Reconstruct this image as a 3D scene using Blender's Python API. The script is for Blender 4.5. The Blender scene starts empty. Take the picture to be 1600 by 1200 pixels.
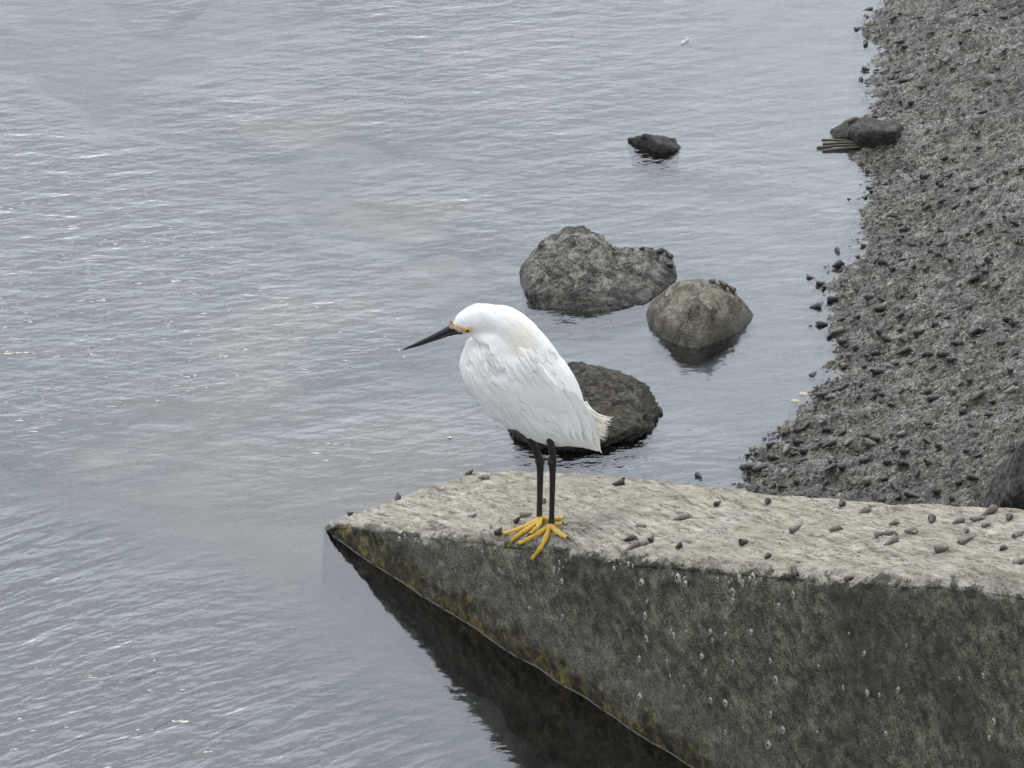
import bpy, bmesh, math, random
import numpy as np
from mathutils import Vector, Matrix
random.seed(7); rng = np.random.default_rng(7)
S = bpy.context.scene
C = S.collection
R = math.radians

# ------------------------------------------------------------------ camera
PITCH = R(28.0); DIST = 9.0; FPX = 9000.0
CAM = np.array([0.0, -DIST*math.cos(PITCH), DIST*math.sin(PITCH)])
FWD = np.array([0.0, math.cos(PITCH), -math.sin(PITCH)])
UPV = np.array([0.0, math.sin(PITCH), math.cos(PITCH)])
cd = bpy.data.cameras.new('camera'); cam = bpy.data.objects.new('camera', cd); C.objects.link(cam)
cam.location = CAM; cam.rotation_euler = (math.pi/2-PITCH, 0, 0)
cd.sensor_width = 36; cd.lens = 36*FPX/1600; cd.clip_start = 0.1; cd.clip_end = 2000
S.camera = cam

# ------------------------------------------------------------------ world, sun, exposure
W = bpy.data.worlds.new('World'); S.world = W; W.use_nodes = True
wn = W.node_tree.nodes; wl = W.node_tree.links; wn.clear()
SUN_EL, SUN_AZ = R(74), R(-40)           # azimuth measured from +Y towards +X
wo = wn.new('ShaderNodeOutputWorld'); wb = wn.new('ShaderNodeBackground')
sky = wn.new('ShaderNodeTexSky'); sky.sky_type = 'NISHITA'; sky.sun_disc = False
sky.sun_elevation = SUN_EL; sky.sun_rotation = SUN_AZ
sky.air_density = 1.0; sky.dust_density = 4.0; sky.ozone_density = 1.0
tc = wn.new('ShaderNodeTexCoord'); cn = wn.new('ShaderNodeTexNoise')
cn.inputs['Scale'].default_value = 2.6; cn.inputs['Detail'].default_value = 5; cn.inputs['Roughness'].default_value = .55
cmp_ = wn.new('ShaderNodeMapping'); cmp_.inputs['Scale'].default_value = (1, 1, 2.2)
cr = wn.new('ShaderNodeValToRGB')
cr.color_ramp.elements[0].position = .30; cr.color_ramp.elements[0].color = (.56, .62, .69, 1)
cr.color_ramp.elements[1].position = .70; cr.color_ramp.elements[1].color = (.96, 1.0, 1.04, 1)
mul = wn.new('ShaderNodeVectorMath'); mul.operation = 'SCALE'; mul.inputs['Scale'].default_value = 9.0
mx = wn.new('ShaderNodeMix'); mx.data_type = 'RGBA'; mx.inputs[0].default_value = .82
wl.new(tc.outputs['Generated'], cmp_.inputs['Vector']); wl.new(cmp_.outputs[0], cn.inputs['Vector'])
wl.new(cn.outputs['Fac'], cr.inputs[0]); wl.new(cr.outputs[0], mul.inputs[0])
wl.new(sky.outputs[0], mx.inputs[6]); wl.new(mul.outputs[0], mx.inputs[7])
# the cloud layer is thinner and brighter ahead of the camera
dt = wn.new('ShaderNodeVectorMath'); dt.operation = 'DOT_PRODUCT'; dt.inputs[1].default_value = (.12, .84, .53)
wl.new(tc.outputs['Generated'], dt.inputs[0])
mr = wn.new('ShaderNodeMapRange'); mr.interpolation_type = 'SMOOTHSTEP'; mr.inputs['From Min'].default_value = .35; mr.inputs['From Max'].default_value = 1.0
mr.inputs['To Min'].default_value = 1.0; mr.inputs['To Max'].default_value = 2.0
wl.new(dt.outputs['Value'], mr.inputs['Value'])
sc2 = wn.new('ShaderNodeVectorMath'); sc2.operation = 'SCALE'; wl.new(mx.outputs[2], sc2.inputs[0]); wl.new(mr.outputs[0], sc2.inputs['Scale'])
wl.new(sc2.outputs[0], wb.inputs[0]); wb.inputs[1].default_value = .10
wl.new(wb.outputs[0], wo.inputs[0])
sd = bpy.data.lights.new('sun', 'SUN'); sun = bpy.data.objects.new('sun', sd); C.objects.link(sun)
sd.energy = 1.0; sd.angle = R(30); sd.color = (1, .97, .93)
sv = Vector((math.sin(SUN_AZ)*math.cos(SUN_EL), math.cos(SUN_AZ)*math.cos(SUN_EL), math.sin(SUN_EL)))
sun.rotation_euler = sv.to_track_quat('Z', 'Y').to_euler(); sun.location = (0, 0, 8)
S.view_settings.view_transform = 'Standard'; S.view_settings.look = 'None'
S.view_settings.exposure = 0.55; S.view_settings.gamma = 1.0

# ------------------------------------------------------------------ picking rays (photo pixels, 1600x1200)
def ray(px, py):
    d = FWD + np.array([1., 0, 0])*(px-800)/FPX + UPV*(600-py)/FPX
    return d
def onz(px, py, z=0.0):
    d = ray(px, py); return CAM + d*((z-CAM[2])/d[2])
def ony(px, py, y):
    d = ray(px, py); return CAM + d*((y-CAM[1])/d[1])
def onplane(px, py, p0, n):
    d = ray(px, py); return CAM + d*(np.dot(p0-CAM, n)/np.dot(d, n))

# ------------------------------------------------------------------ numpy noise
def _h(ix, iy, iz, seed):
    h = (ix*374761393 + iy*668265263 + iz*2147483647 + seed*974634777) & 0xFFFFFFFF
    h = ((h ^ (h >> 13))*1274126177) & 0xFFFFFFFF
    h = ((h ^ (h >> 16))*2246822519) & 0xFFFFFFFF
    return ((h ^ (h >> 15)) & 0xFFFFFF)/float(0xFFFFFF)*2-1
def vn(x, y, z=0.0, seed=0):
    x, y, z = np.broadcast_arrays(np.asarray(x, float), y, z)
    fx, fy, fz = np.floor(x), np.floor(y), np.floor(z)
    ix, iy, iz = fx.astype(np.int64), fy.astype(np.int64), fz.astype(np.int64)
    x, y, z = x-fx, y-fy, z-fz
    u, v, w = [t*t*t*(t*(t*6-15)+10) for t in (x, y, z)]
    def L(a, b, t): return a+(b-a)*t
    c = [[[_h(ix+i, iy+j, iz+k, seed) for k in (0, 1)] for j in (0, 1)] for i in (0, 1)]
    return L(L(L(c[0][0][0], c[1][0][0], u), L(c[0][1][0], c[1][1][0], u), v),
             L(L(c[0][0][1], c[1][0][1], u), L(c[0][1][1], c[1][1][1], u), v), w)
def fbm(x, y, z=0.0, seed=0, o=4, g=.5):
    s = 0; a = 1; t = 0
    for i in range(o):
        s = s+a*vn(np.asarray(x)*2**i+i*7.3, np.asarray(y)*2**i+i*3.1, np.asarray(z)*2**i, seed+i); t += a; a *= g
    return s/t
def ss(a, b, x):
    t = np.clip((np.asarray(x, float)-a)/(b-a), 0, 1); return t*t*(3-2*t)

# ------------------------------------------------------------------ object helpers
def tag(o, label=None, cat=None, group=None, kind=None):
    if label: o['label'] = label
    if cat: o['category'] = cat
    if group: o['group'] = group
    if kind: o['kind'] = kind
    return o
def empty(name, loc):
    o = bpy.data.objects.new(name, None); C.objects.link(o); o.location = loc; o.empty_display_size = .05
    return o
def link(name, me, mats=(), parent=None, loc=None):
    o = bpy.data.objects.new(name, me); C.objects.link(o)
    for m in (mats if isinstance(mats, (list, tuple)) else [mats]): me.materials.append(m)
    if parent is not None:
        o.parent = parent; o.matrix_parent_inverse = Matrix.Translation(-parent.location)
    if loc is not None: o.location = loc
    return o
def mesh(name, v, f, smooth=True):
    me = bpy.data.meshes.new(name); me.from_pydata([tuple(map(float, p)) for p in v], [], [tuple(map(int, q)) for q in f])
    me.update()
    if smooth: me.polygons.foreach_set('use_smooth', [True]*len(me.polygons))
    return me
def gridmesh(name, P, smooth=True):
    """P: (n,m,3) array"""
    n, m = P.shape[:2]
    me = bpy.data.meshes.new(name)
    i = np.arange((n-1)*(m-1)); a = (i//(m-1))*m + i % (m-1)
    q = np.stack([a, a+m, a+m+1, a+1], 1).astype(np.int32)
    me.vertices.add(n*m); me.vertices.foreach_set('co', P.reshape(-1).astype(np.float32))
    me.loops.add(q.size); me.loops.foreach_set('vertex_index', q.reshape(-1))
    me.polygons.add(len(q)); me.polygons.foreach_set('loop_start', np.arange(0, q.size, 4, dtype=np.int32))
    me.update(calc_edges=True)
    me.polygons.foreach_set('use_smooth', [smooth]*len(q))
    return me
def attr(me, name, vals):
    a = me.attributes.new(name, 'FLOAT', 'POINT'); a.data.foreach_set('value', np.asarray(vals, np.float32).reshape(-1))
def catmull(pts, n):
    P = np.array(pts, float); P = np.vstack([2*P[0]-P[1], P, 2*P[-1]-P[-2]]); k = len(P)-3
    t = np.linspace(0, k-1e-6, n); i = t.astype(int); u = (t-i)[:, None]
    a, b, c, d = P[i], P[i+1], P[i+2], P[i+3]
    return .5*((2*b)+(-a+c)*u+(2*a-5*b+4*c-d)*u*u+(-a+3*b-3*c+d)*u**3)
def loft(stations, side=(0, 1, 0), n=40, k=24, cap=True):
    """stations: (x,y,z, r_in_plane, r_along_side). closed tube; returns verts, faces"""
    T = catmull(stations, n); c = T[:, :3]; r1 = np.maximum(T[:, 3], 1e-4); r2 = np.maximum(T[:, 4], 1e-4)
    tan = np.gradient(c, axis=0); tan /= np.linalg.norm(tan, axis=1)[:, None]
    sd_ = np.array(side, float); V = []; F = []
    for i in range(n):
        b = sd_-tan[i]*np.dot(sd_, tan[i]); b /= np.linalg.norm(b); a = np.cross(b, tan[i])
        for j in range(k):
            th = 2*math.pi*j/k; V.append(c[i]+a*r1[i]*math.cos(th)+b*r2[i]*math.sin(th))
    for i in range(n-1):
        for j in range(k):
            j2 = (j+1) % k; F.append((i*k+j, i*k+j2, (i+1)*k+j2, (i+1)*k+j))
    if cap:
        V.append(c[0]-tan[0]*r1[0]*.5); V.append(c[-1]+tan[-1]*r1[-1]*.5); e0, e1 = len(V)-2, len(V)-1
        for j in range(k):
            j2 = (j+1) % k; F.append((e0, j2, j)); F.append((e1, (n-1)*k+j, (n-1)*k+j2))
    return V, F
def join(parts):
    V = []; F = []; M = []
    for p in parts:
        v, f = p[0], p[1]; m = p[2] if len(p) > 2 else 0; o = len(V); V += list(v)
        F += [tuple(x+o for x in q) for q in f]; M += [m]*len(f)
    return V, F, M
def remesh(V, F, voxel, smooth_iter=4, smooth_fac=.5):
    me = mesh('tmp', V, F); o = bpy.data.objects.new('tmp', me); C.objects.link(o)
    m = o.modifiers.new('r', 'REMESH'); m.mode = 'VOXEL'; m.voxel_size = voxel; m.use_smooth_shade = True
    if smooth_iter:
        s = o.modifiers.new('s', 'SMOOTH'); s.iterations = smooth_iter; s.factor = smooth_fac
    dg = bpy.context.evaluated_depsgraph_get(); dg.update()
    out = bpy.data.meshes.new_from_object(o.evaluated_get(dg))
    bpy.data.objects.remove(o); bpy.data.meshes.remove(me)
    return out
def co(me):
    a = np.empty(len(me.vertices)*3, np.float32); me.vertices.foreach_get('co', a); return a.reshape(-1, 3).astype(float)
def nrm(me):
    a = np.empty(len(me.vertices)*3, np.float32); me.vertices.foreach_get('normal', a); return a.reshape(-1, 3).astype(float)
def setco(me, P):
    me.vertices.foreach_set('co', P.astype(np.float32).reshape(-1)); me.update()

# ------------------------------------------------------------------ material helpers
class Mat:
    def __init__(s, name):
        s.m = bpy.data.materials.new(name); s.m.use_nodes = True; s.n = s.m.node_tree.nodes; s.l = s.m.node_tree.links
        s.n.clear(); s.out = s.n.new('ShaderNodeOutputMaterial'); s.p = s.n.new('ShaderNodeBsdfPrincipled')
        s.l.new(s.p.outputs[0], s.out.inputs[0]); s.tc = s.n.new('ShaderNodeTexCoord')
    def mapv(s, scale=(1, 1, 1), rot=(0, 0, 0), src=None):
        v = src or s.tc.outputs['Object']
        if any(rot):                                              # rotate first, then stretch
            m0 = s.n.new('ShaderNodeMapping'); m0.inputs['Rotation'].default_value = rot; s.l.new(v, m0.inputs[0]); v = m0.outputs[0]
        m = s.n.new('ShaderNodeMapping'); m.inputs['Scale'].default_value = scale; s.l.new(v, m.inputs[0]); return m.outputs[0]
    def noise(s, vec, scale, detail=4, rough=.55, dist=0.0):
        t = s.n.new('ShaderNodeTexNoise'); t.inputs['Scale'].default_value = scale; t.inputs['Detail'].default_value = detail
        t.inputs['Roughness'].default_value = rough; t.inputs['Distortion'].default_value = dist
        s.l.new(vec, t.inputs['Vector']); return t.outputs['Fac']
    def voro(s, vec, scale, feat='F1'):
        t = s.n.new('ShaderNodeTexVoronoi'); t.feature = feat; t.inputs['Scale'].default_value = scale
        s.l.new(vec, t.inputs['Vector']); return t.outputs['Distance']
    def ramp(s, fac, stops):
        r = s.n.new('ShaderNodeValToRGB'); e = r.color_ramp.elements
        while len(e) < len(stops): e.new(.5)
        for k, (p, c) in enumerate(stops):
            e[k].position = p; e[k].color = tuple(c)+(1,) if not isinstance(c, (int, float)) else (c, c, c, 1)
        s.l.new(fac, r.inputs[0]); return r.outputs[0]
    def math(s, op, a, b=None, c=None, clamp=False):
        m = s.n.new('ShaderNodeMath'); m.operation = op; m.use_clamp = clamp
        for i, x in enumerate((a, b, c)):
            if x is None: continue
            if isinstance(x, (int, float)): m.inputs[i].default_value = x
            else: s.l.new(x, m.inputs[i])
        return m.outputs[0]
    def mix(s, fac, a, b, mode='MIX'):
        m = s.n.new('ShaderNodeMix'); m.data_type = 'RGBA'; m.blend_type = mode
        for sock, x in ((m.inputs[0], fac), (m.inputs[6], a), (m.inputs[7], b)):
            if isinstance(x, (int, float)): sock.default_value = x if sock.type == 'VALUE' else (x, x, x, 1)
            elif isinstance(x, tuple): sock.default_value = x+(1,)
            else: s.l.new(x, sock)
        return m.outputs[2]
    def attr(s, name):
        a = s.n.new('ShaderNodeAttribute'); a.attribute_name = name; return a.outputs['Fac']
    def bump(s, h, strength, dist, nin=None):
        b = s.n.new('ShaderNodeBump'); b.inputs['Strength'].default_value = strength; b.inputs['Distance'].default_value = dist
        s.l.new(h, b.inputs['Height'])
        if nin: s.l.new(nin, b.inputs['Normal'])
        return b.outputs[0]
    def set(s, **k):
        for key, x in k.items():
            i = s.p.inputs[key.replace('_', ' ')]
            if isinstance(x, (int, float)): i.default_value = x
            elif isinstance(x, tuple): i.default_value = x+(1,) if len(x) == 3 and i.type == 'RGBA' else x
            else: s.l.new(x, i)
        return s.m

# ------------------------------------------------------------------ geometry frame of the concrete beam
W0 = onz(520, 838); W1 = onz(1080, 1200)
wd = (W1-W0); wd[2] = 0; wd /= np.linalg.norm(wd)            # along the wall, towards camera and right
wnv = np.array([-wd[1], wd[0], 0.0])                          # points away from the camera (into the beam)
if wnv[1] < 0: wnv = -wnv
FE = [(512, 818), (560, 828), (640, 836), (700, 846), (790, 856), (862, 861), (950, 880), (1050, 889), (1150, 897), (1250, 908),
      (1350, 914), (1420, 920), (1500, 917), (1600, 938), (1750, 955), (2000, 985)]
BE = [(740, 738), (800, 736), (870, 738), (930, 741), (1000, 746), (1100, 757), (1180, 769), (1280, 778), (1360, 783), (1450, 786),
      (1530, 794), (1600, 797), (1800, 806), (2100, 825)]
Bp = onz(740, 738); WID = float(np.dot(Bp-W0, wnv))
def sof(P): return float(np.dot(P-W0, wd))
fpts = [onplane(x, y, W0, wnv) for x, y in FE]; fs = np.array([sof(p) for p in fpts]); fz = np.array([p[2] for p in fpts])
bpts = [onplane(x, y, W0+wnv*WID, wnv) for x, y in BE]; bs = np.array([sof(p) for p in bpts]); bz = np.array([p[2] for p in bpts])
def ext(s, xs, zs, slope0):
    s = np.asarray(s, float); z = np.interp(s, xs, zs); z = np.where(s < xs[0], zs[0]+(s-xs[0])*slope0, z)
    k = (zs[-1]-zs[-3])/(xs[-1]-xs[-3]); return np.where(s > xs[-1], zs[-1]+(s-xs[-1])*k, z)
SL = np.polyfit(fs[:8], fz[:8], 1)[0]
def zF(s): return ext(s, fs, fz, .95)
def zB(s): return ext(s, bs, bz, SL)
SH_D, SH_H = .026, .017
def shoulder(d, s):
    amp = SH_H*ss(-.05, .25, s)
    t = np.clip(d/SH_D, 0, 1)
    return amp*(1-(1-t)**2)
def ztop(s, d):
    s = np.asarray(s, float); d = np.asarray(d, float)
    zi = zF(s)+SH_H*ss(-.05, .25, s)
    t = np.clip((d-SH_D)/(WID-SH_D), 0, 1)
    return np.where(d < SH_D, zF(s)+shoulder(d, s), zi+(zB(s)-zi)*t)
def ontop(px, py):
    """pixel -> point on the beam's top surface (marches from the camera)"""
    d = ray(px, py); d = d/np.linalg.norm(d); t = np.arange(6.5, 9.8, .0015); P = CAM[None]+d[None]*t[:, None]
    s = (P-W0)@wd; dd = (P-W0)@wnv
    ins = (dd > 0) & (dd < WID+.02) & (P[:, 2] < ztop(s, np.clip(dd, 0, WID)))
    if not ins.any(): return onplane(px, py, W0, wnv)
    return P[np.argmax(ins)]
print('WID', WID, 'slope', SL, 'front z', fz.round(3), 'fs', fs.round(2), 'bz', bz.round(3), 'bs', bs.round(2))

# ------------------------------------------------------------------ materials of the setting
def mat_concrete():
    M = Mat('weathered_concrete'); o = M.tc.outputs['Object']
    ang = math.atan2(wd[1], wd[0])
    top = M.attr('top'); hz = M.attr('hgt')
    st = M.mapv((1, 1, 1), (0, 0, -ang+R(12)))
    st2 = M.mapv((5, 60, 9), (0, 0, 0), st)
    streak = M.noise(st2, 2.2, 7, .7, .25)
    fine = M.noise(o, 240, 5, .7)
    mid = M.noise(o, 28, 6, .65)
    tcol = M.ramp(M.math('ADD', M.math('MULTIPLY', streak, .6), M.math('MULTIPLY', mid, .4)),
                  [(.38, (.10, .085, .065)), (.45, (.34, .305, .24)), (.53, (.52, .475, .39)), (.62, (.70, .66, .57))])
    tcol = M.mix(M.ramp(fine, [(.38, 0.5), (.47, 0.0)]), tcol, M.mix(.65, tcol, (.08, .07, .055)))
    big = M.noise(o, 5, 3)
    tcol = M.mix(M.ramp(big, [(.45, 0.0), (.7, .4)]), tcol, (.33, .285, .22))
    ck = M.noise(M.mapv((7, 42, 7), (0, 0, 0), st), 1.5, 5, .6, .8)
    crack = M.ramp(M.math('ABSOLUTE', M.math('SUBTRACT', ck, .5)), [(.0, 1.0), (.012, 0.0)])
    crack = M.math('MULTIPLY', crack, M.ramp(mid, [(.45, 0.0), (.55, 1.0)]))
    tcol = M.mix(M.math('MULTIPLY', crack, .8), tcol, (.05, .042, .032))
    pits = M.ramp(M.voro(M.mapv((1, 1, 1)), 75), [(.0, 1.0), (.10, .9), (.17, 0.0)])
    # wet, algae covered face
    vf = M.mapv((46, 46, 38), (R(20), R(35), 0)); fib = M.noise(vf, 1.1, 9, .82, .2)
    vg = M.noise(o, 420, 3, .8)
    dcol = M.ramp(M.math('ADD', M.math('MULTIPLY', fib, .55), M.math('MULTIPLY', vg, .45)),
                  [(.40, (.012, .012, .010)), (.46, (.072, .067, .044)), (.51, (.175, .165, .115)), (.575, (.46, .43, .32))])
    dcol = M.mix(M.math('MULTIPLY', pits, M.ramp(M.noise(o, 30, 2), [(.46, 0.0), (.54, .95)])), dcol, (.012, .012, .011))
    gl = M.ramp(M.noise(o, 9, 4), [(.4, 0.0), (.65, .6)])
    dcol = M.mix(gl, dcol, M.mix(.5, dcol, (.05, .055, .025)))
    bigd = M.ramp(M.noise(M.mapv((1, 1, 1)), 4.5, 4, .6, .8), [(.40, 1.0), (.56, 0.0)])
    dcol = M.mix(M.math('MULTIPLY', bigd, .55), dcol, (.028, .030, .022))
    band = M.math('ADD', hz, M.math('MULTIPLY', M.math('SUBTRACT', M.noise(o, 22, 5, .6), .5), .16))
    acol = M.ramp(fib, [(.43, (.016, .013, .005)), (.51, (.070, .052, .014)), (.59, (.25, .19, .05))])
    dcol = M.mix(M.ramp(band, [(-.0, 1.0), (.022, .9), (.052, 0.0)]), dcol, acol)
    lband = M.ramp(band, [(.03, 0.0), (.07, .7), (.13, 0.0)])
    dcol = M.mix(M.math('MULTIPLY', lband, M.ramp(vg, [(.44, 0.0), (.56, 1.0)])), dcol, (.30, .29, .25))
    edge = M.math('ADD', top, M.math('MULTIPLY', M.math('SUBTRACT', M.noise(o, 45, 6, .75), .5), 3.2))
    edge = M.math('ADD', edge, M.math('MULTIPLY', M.math('SUBTRACT', M.noise(o, 9, 3, .6), .5), 2.6))
    tm = M.ramp(edge, [(.12, 0.0), (.28, 1.0)])
    # pale crusty strip along the arris
    crust = M.math('MULTIPLY', M.ramp(edge, [(.0, 0.0), (.3, 1.0), (.95, 0.0)]), M.ramp(M.noise(o, 130, 4, .8), [(.46, 0.0), (.56, 1.0)]))
    col = M.mix(tm, dcol, tcol); col = M.mix(M.math('MULTIPLY', crust, .7), col, (.50, .48, .42))
    col = M.mix(M.attr('silt_and_sheen'), col, (.42, .43, .42))                # silt settled on the drowned end of the beam
    wet = M.ramp(band, [(.0, 1.0), (.05, 0.0)])
    rough = M.mix(tm, M.ramp(vg, [(.4, .25), (.6, .75)]), .85)
    h = M.math('ADD', M.math('MULTIPLY', M.mix(tm, fib, streak), 1.0), M.math('MULTIPLY', fine, .35))
    h = M.math('SUBTRACT', h, M.math('MULTIPLY', crack, M.math('MULTIPLY', tm, .5)))
    n = M.bump(h, 1.0, .010); n = M.bump(vg, .7, .003, n)
    return M.set(Base_Color=col, Roughness=rough, Normal=n)
def mat_mud():
    M = Mat('wet_mud'); o = M.tc.outputs['Object']; hz = M.attr('hgt')
    sv_ = M.mapv((30, 95, 34), (0, 0, R(-30)))
    a = M.noise(sv_, 2.0, 8, .8, .8); b = M.noise(o, 330, 4, .8); c = M.noise(o, 7, 4, .6)
    mixf = M.math('ADD', M.math('MULTIPLY', a, .55), M.math('MULTIPLY', b, .45))
    col = M.ramp(mixf, [(.41, (.016, .015, .013)), (.475, (.062, .054, .037)), (.512, (.235, .210, .152)), (.548, (.80, .74, .60))])
    col = M.mix(M.ramp(c, [(.35, 0.0), (.7, .45)]), col, M.mix(.6, col, (.14, .125, .075)))
    fl = M.noise(M.mapv((26, 120, 30), (0, 0, R(-36))), 2.0, 5, .7, 1.0)
    lines = M.ramp(M.math('ABSOLUTE', M.math('SUBTRACT', fl, .5)), [(.0, 1.0), (.022, 0.0)])
    col = M.mix(M.math('MULTIPLY', lines, .8), col, (.015, .014, .012))
    col = M.mix(M.ramp(M.noise(o, 14, 4, .65), [(.42, .55), (.52, 0.0)]), col, (.035, .032, .025))
    spk = M.ramp(M.voro(o, 160), [(.0, 1.0), (.16, 1.0), (.22, 0.0)])
    col = M.mix(M.math('MULTIPLY', spk, .75), col, (.018, .016, .014))
    # under water: silt seen through the shallows, darker with depth
    bed = M.ramp(M.noise(M.mapv((1, 1.5, 1), (0, 0, R(-30))), 2.6, 5, .55, .6), [(.40, (.20, .24, .28)), (.49, (.33, .35, .36)), (.56, (.46, .46, .43)), (.64, (.38, .39, .39))])
    bed = M.mix(M.ramp(M.noise(o, 60, 4, .7), [(.4, .35), (.6, 0.0)]), bed, (.06, .06, .055))
    bg_ = M.math('MULTIPLY', M.attr('beige'), M.ramp(M.noise(M.mapv((1, 1.4, 1), (0, 0, R(-30))), 7, 5, .6, .5), [(.36, .25), (.55, 1.0)]))
    bed = M.mix(bg_, bed, (.92, .80, .62))
    bed = M.mix(M.attr('silt_and_sheen'), bed, (.80, .84, .88))  # bright sheen of the water near the shore, painted into the bed colour
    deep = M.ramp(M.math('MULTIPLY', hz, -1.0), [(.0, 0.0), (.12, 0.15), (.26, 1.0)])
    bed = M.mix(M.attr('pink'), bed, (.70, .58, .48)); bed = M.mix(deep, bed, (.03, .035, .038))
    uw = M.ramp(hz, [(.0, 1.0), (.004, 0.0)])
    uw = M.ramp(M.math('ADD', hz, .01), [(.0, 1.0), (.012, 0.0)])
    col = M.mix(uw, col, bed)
    wet = M.noise(o, 18, 4, .7)
    rough = M.ramp(wet, [(.38, .12), (.62, .55)])
    h = M.math('SUBTRACT', M.math('ADD', a, M.math('MULTIPLY', b, .5)), M.math('MULTIPLY', lines, .3)); n = M.bump(h, 1.0, .009); n = M.bump(b, .8, .002, n)
    n2 = M.bump(M.math('ADD', a, M.math('MULTIPLY', b, .3)), .9, .007)
    return M.set(Base_Color=col, Roughness=rough, Normal=n, IOR=1.5, Coat_Weight=M.ramp(wet, [(.42, 1.0), (.66, .4)]), Coat_Roughness=.06, Coat_IOR=1.7, Coat_Normal=n2)
def mat_water():
    M = Mat('water'); o = M.tc.outputs['Object']; M.n.remove(M.p)
    # patches of ripple and calm
    pat = M.ramp(M.noise(M.mapv((1, .8, 1)), 1.5, 3, .5, .5), [(.42, .08), (.56, 1.0)])
    leftm = M.n.new('ShaderNodeSeparateXYZ'); M.l.new(o, leftm.inputs[0])
    gx = M.math('ADD', M.math('MULTIPLY', leftm.outputs[0], -.75), .55, clamp=True)
    gy = M.math('MULTIPLY', M.math('ADD', leftm.outputs[1], .12), -2.6, clamp=True)
    rip = M.math('MULTIPLY', pat, M.math('ADD', gx, .26, clamp=True))
    wd_ = M.n.new('ShaderNodeVectorMath'); wd_.operation = 'DOT_PRODUCT'; wd_.inputs[1].default_value = tuple(-wnv); M.l.new(o, wd_.inputs[0])
    far = M.math('ADD', wd_.outputs['Value'], float(np.dot(W0, wnv)))          # distance from the wall
    far = M.math('MULTIPLY', M.math('SUBTRACT', far, .13), 3.5, clamp=True)
    lowm = M.math('MULTIPLY', gy, far)
    # the beam shelters the water beside it
    calm = M.math('MAXIMUM', far, M.math('MULTIPLY', M.math('ADD', leftm.outputs[1], .45), 4.0, clamp=True))
    v1 = M.mapv((9, 24, 9), (0, 0, R(-12))); v2 = M.mapv((17, 46, 17), (0, 0, R(-22))); v3 = M.mapv((15, 48, 15), (0, 0, R(9)))
    vl = M.mapv((12, 34, 12), (0, 0, R(-36))); vl2 = M.mapv((26, 62, 26), (0, 0, R(-28)))
    n1 = M.noise(v1, 1.0, 2, .5); n2 = M.noise(v2, 1.0, 3, .6); n3 = M.noise(v3, 1.0, 2, .5); n4 = M.noise(M.mapv((50, 150, 50), (0, 0, R(-6))), 1.0, 3, .6)
    low = M.math('ADD', M.noise(vl, 1.0, 2, .5, .4), M.math('MULTIPLY', M.noise(vl2, 1.0, 2, .5), .30))
    h = M.math('ADD', M.math('MULTIPLY', n1, .8), M.math('ADD', M.math('MULTIPLY', n2, .55), M.math('MULTIPLY', n3, .45)))
    h = M.math('MULTIPLY', h, M.math('ADD', rip, .10))
    h = M.math('ADD', h, M.math('MULTIPLY', low, M.math('MULTIPLY', lowm, 1.15)))
    h = M.math('ADD', h, M.math('MULTIPLY', n4, .015))
    h = M.math('MULTIPLY', h, M.math('ADD', M.math('MULTIPLY', calm, .92), .08))
    nb = M.bump(h, 1.0, .0088)
    gl = M.n.new('ShaderNodeBsdfGlossy'); gl.inputs['Roughness'].default_value = .07; gl.inputs['Color'].default_value = (1, 1, 1, 1)
    tr = M.n.new('ShaderNodeBsdfTransparent'); tr.inputs['Color'].default_value = (.80, .84, .86, 1)
    fr = M.n.new('ShaderNodeFresnel'); fr.inputs['IOR'].default_value = 1.95
    M.l.new(nb, gl.inputs['Normal']); M.l.new(nb, fr.inputs['Normal'])
    mixs = M.n.new('ShaderNodeMixShader'); M.l.new(fr.outputs[0], mixs.inputs[0]); M.l.new(tr.outputs[0], mixs.inputs[1]); M.l.new(gl.outputs[0], mixs.inputs[2])
    M.l.new(mixs.outputs[0], M.out.inputs[0]); return M.m
def mat_rock(name, dark, mid, light, sc=1.0, rough=.7, waterband=True, streak=(1, 1, 1), rot=(0, 0, 0), tint=None, crk=.9):
    M = Mat(name); o = M.tc.outputs['Object']
    a = M.noise(M.mapv(tuple(x*34*sc for x in streak), rot), 1.3, 7, .72, .7); b = M.noise(o, 300, 4, .8); c = M.noise(o, 16, 4, .6)
    f = M.math('ADD', M.math('MULTIPLY', a, .6), M.math('MULTIPLY', b, .4))
    col = M.ramp(f, [(.42, dark), (.49, mid), (.57, light)])
    ck = M.noise(M.mapv(tuple(x*14*sc for x in (1, 1.3, 2.2)), (R(20), R(30), R(40))), 1.2, 6, .65, 1.2)
    cr1 = M.ramp(M.math('ABSOLUTE', M.math('SUBTRACT', ck, .5)), [(.0, 1.0), (.016, 0.0)])
    cr1 = M.math('MULTIPLY', cr1, M.ramp(c, [(.44, crk), (.54, crk*.15)]))
    col = M.mix(cr1, col, tuple(x*.4 for x in dark))
    if tint: col = M.mix(M.ramp(c, [(.42, 0.0), (.62, .6)]), col, tint)
    z = M.n.new('ShaderNodeSeparateXYZ'); M.l.new(o, z.inputs[0])
    wet = M.ramp(M.math('ADD', z.outputs[2], M.math('MULTIPLY', M.math('SUBTRACT', c, .5), .03)), [(.010, 1.0), (.030, 0.0)])
    if waterband: col = M.mix(M.math('MULTIPLY', wet, .75), col, M.mix(.8, col, (.02, .017, .012)))
    rg = M.mix(wet, rough, .25)
    n = M.bump(M.math('SUBTRACT', M.math('ADD', a, M.math('MULTIPLY', b, .4)), M.math('MULTIPLY', cr1, .35)), 1.0, .013)
    return M.set(Base_Color=col, Roughness=rg, Normal=n)
m_con = mat_concrete(); m_mud = mat_mud(); m_wat = mat_water()

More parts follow.
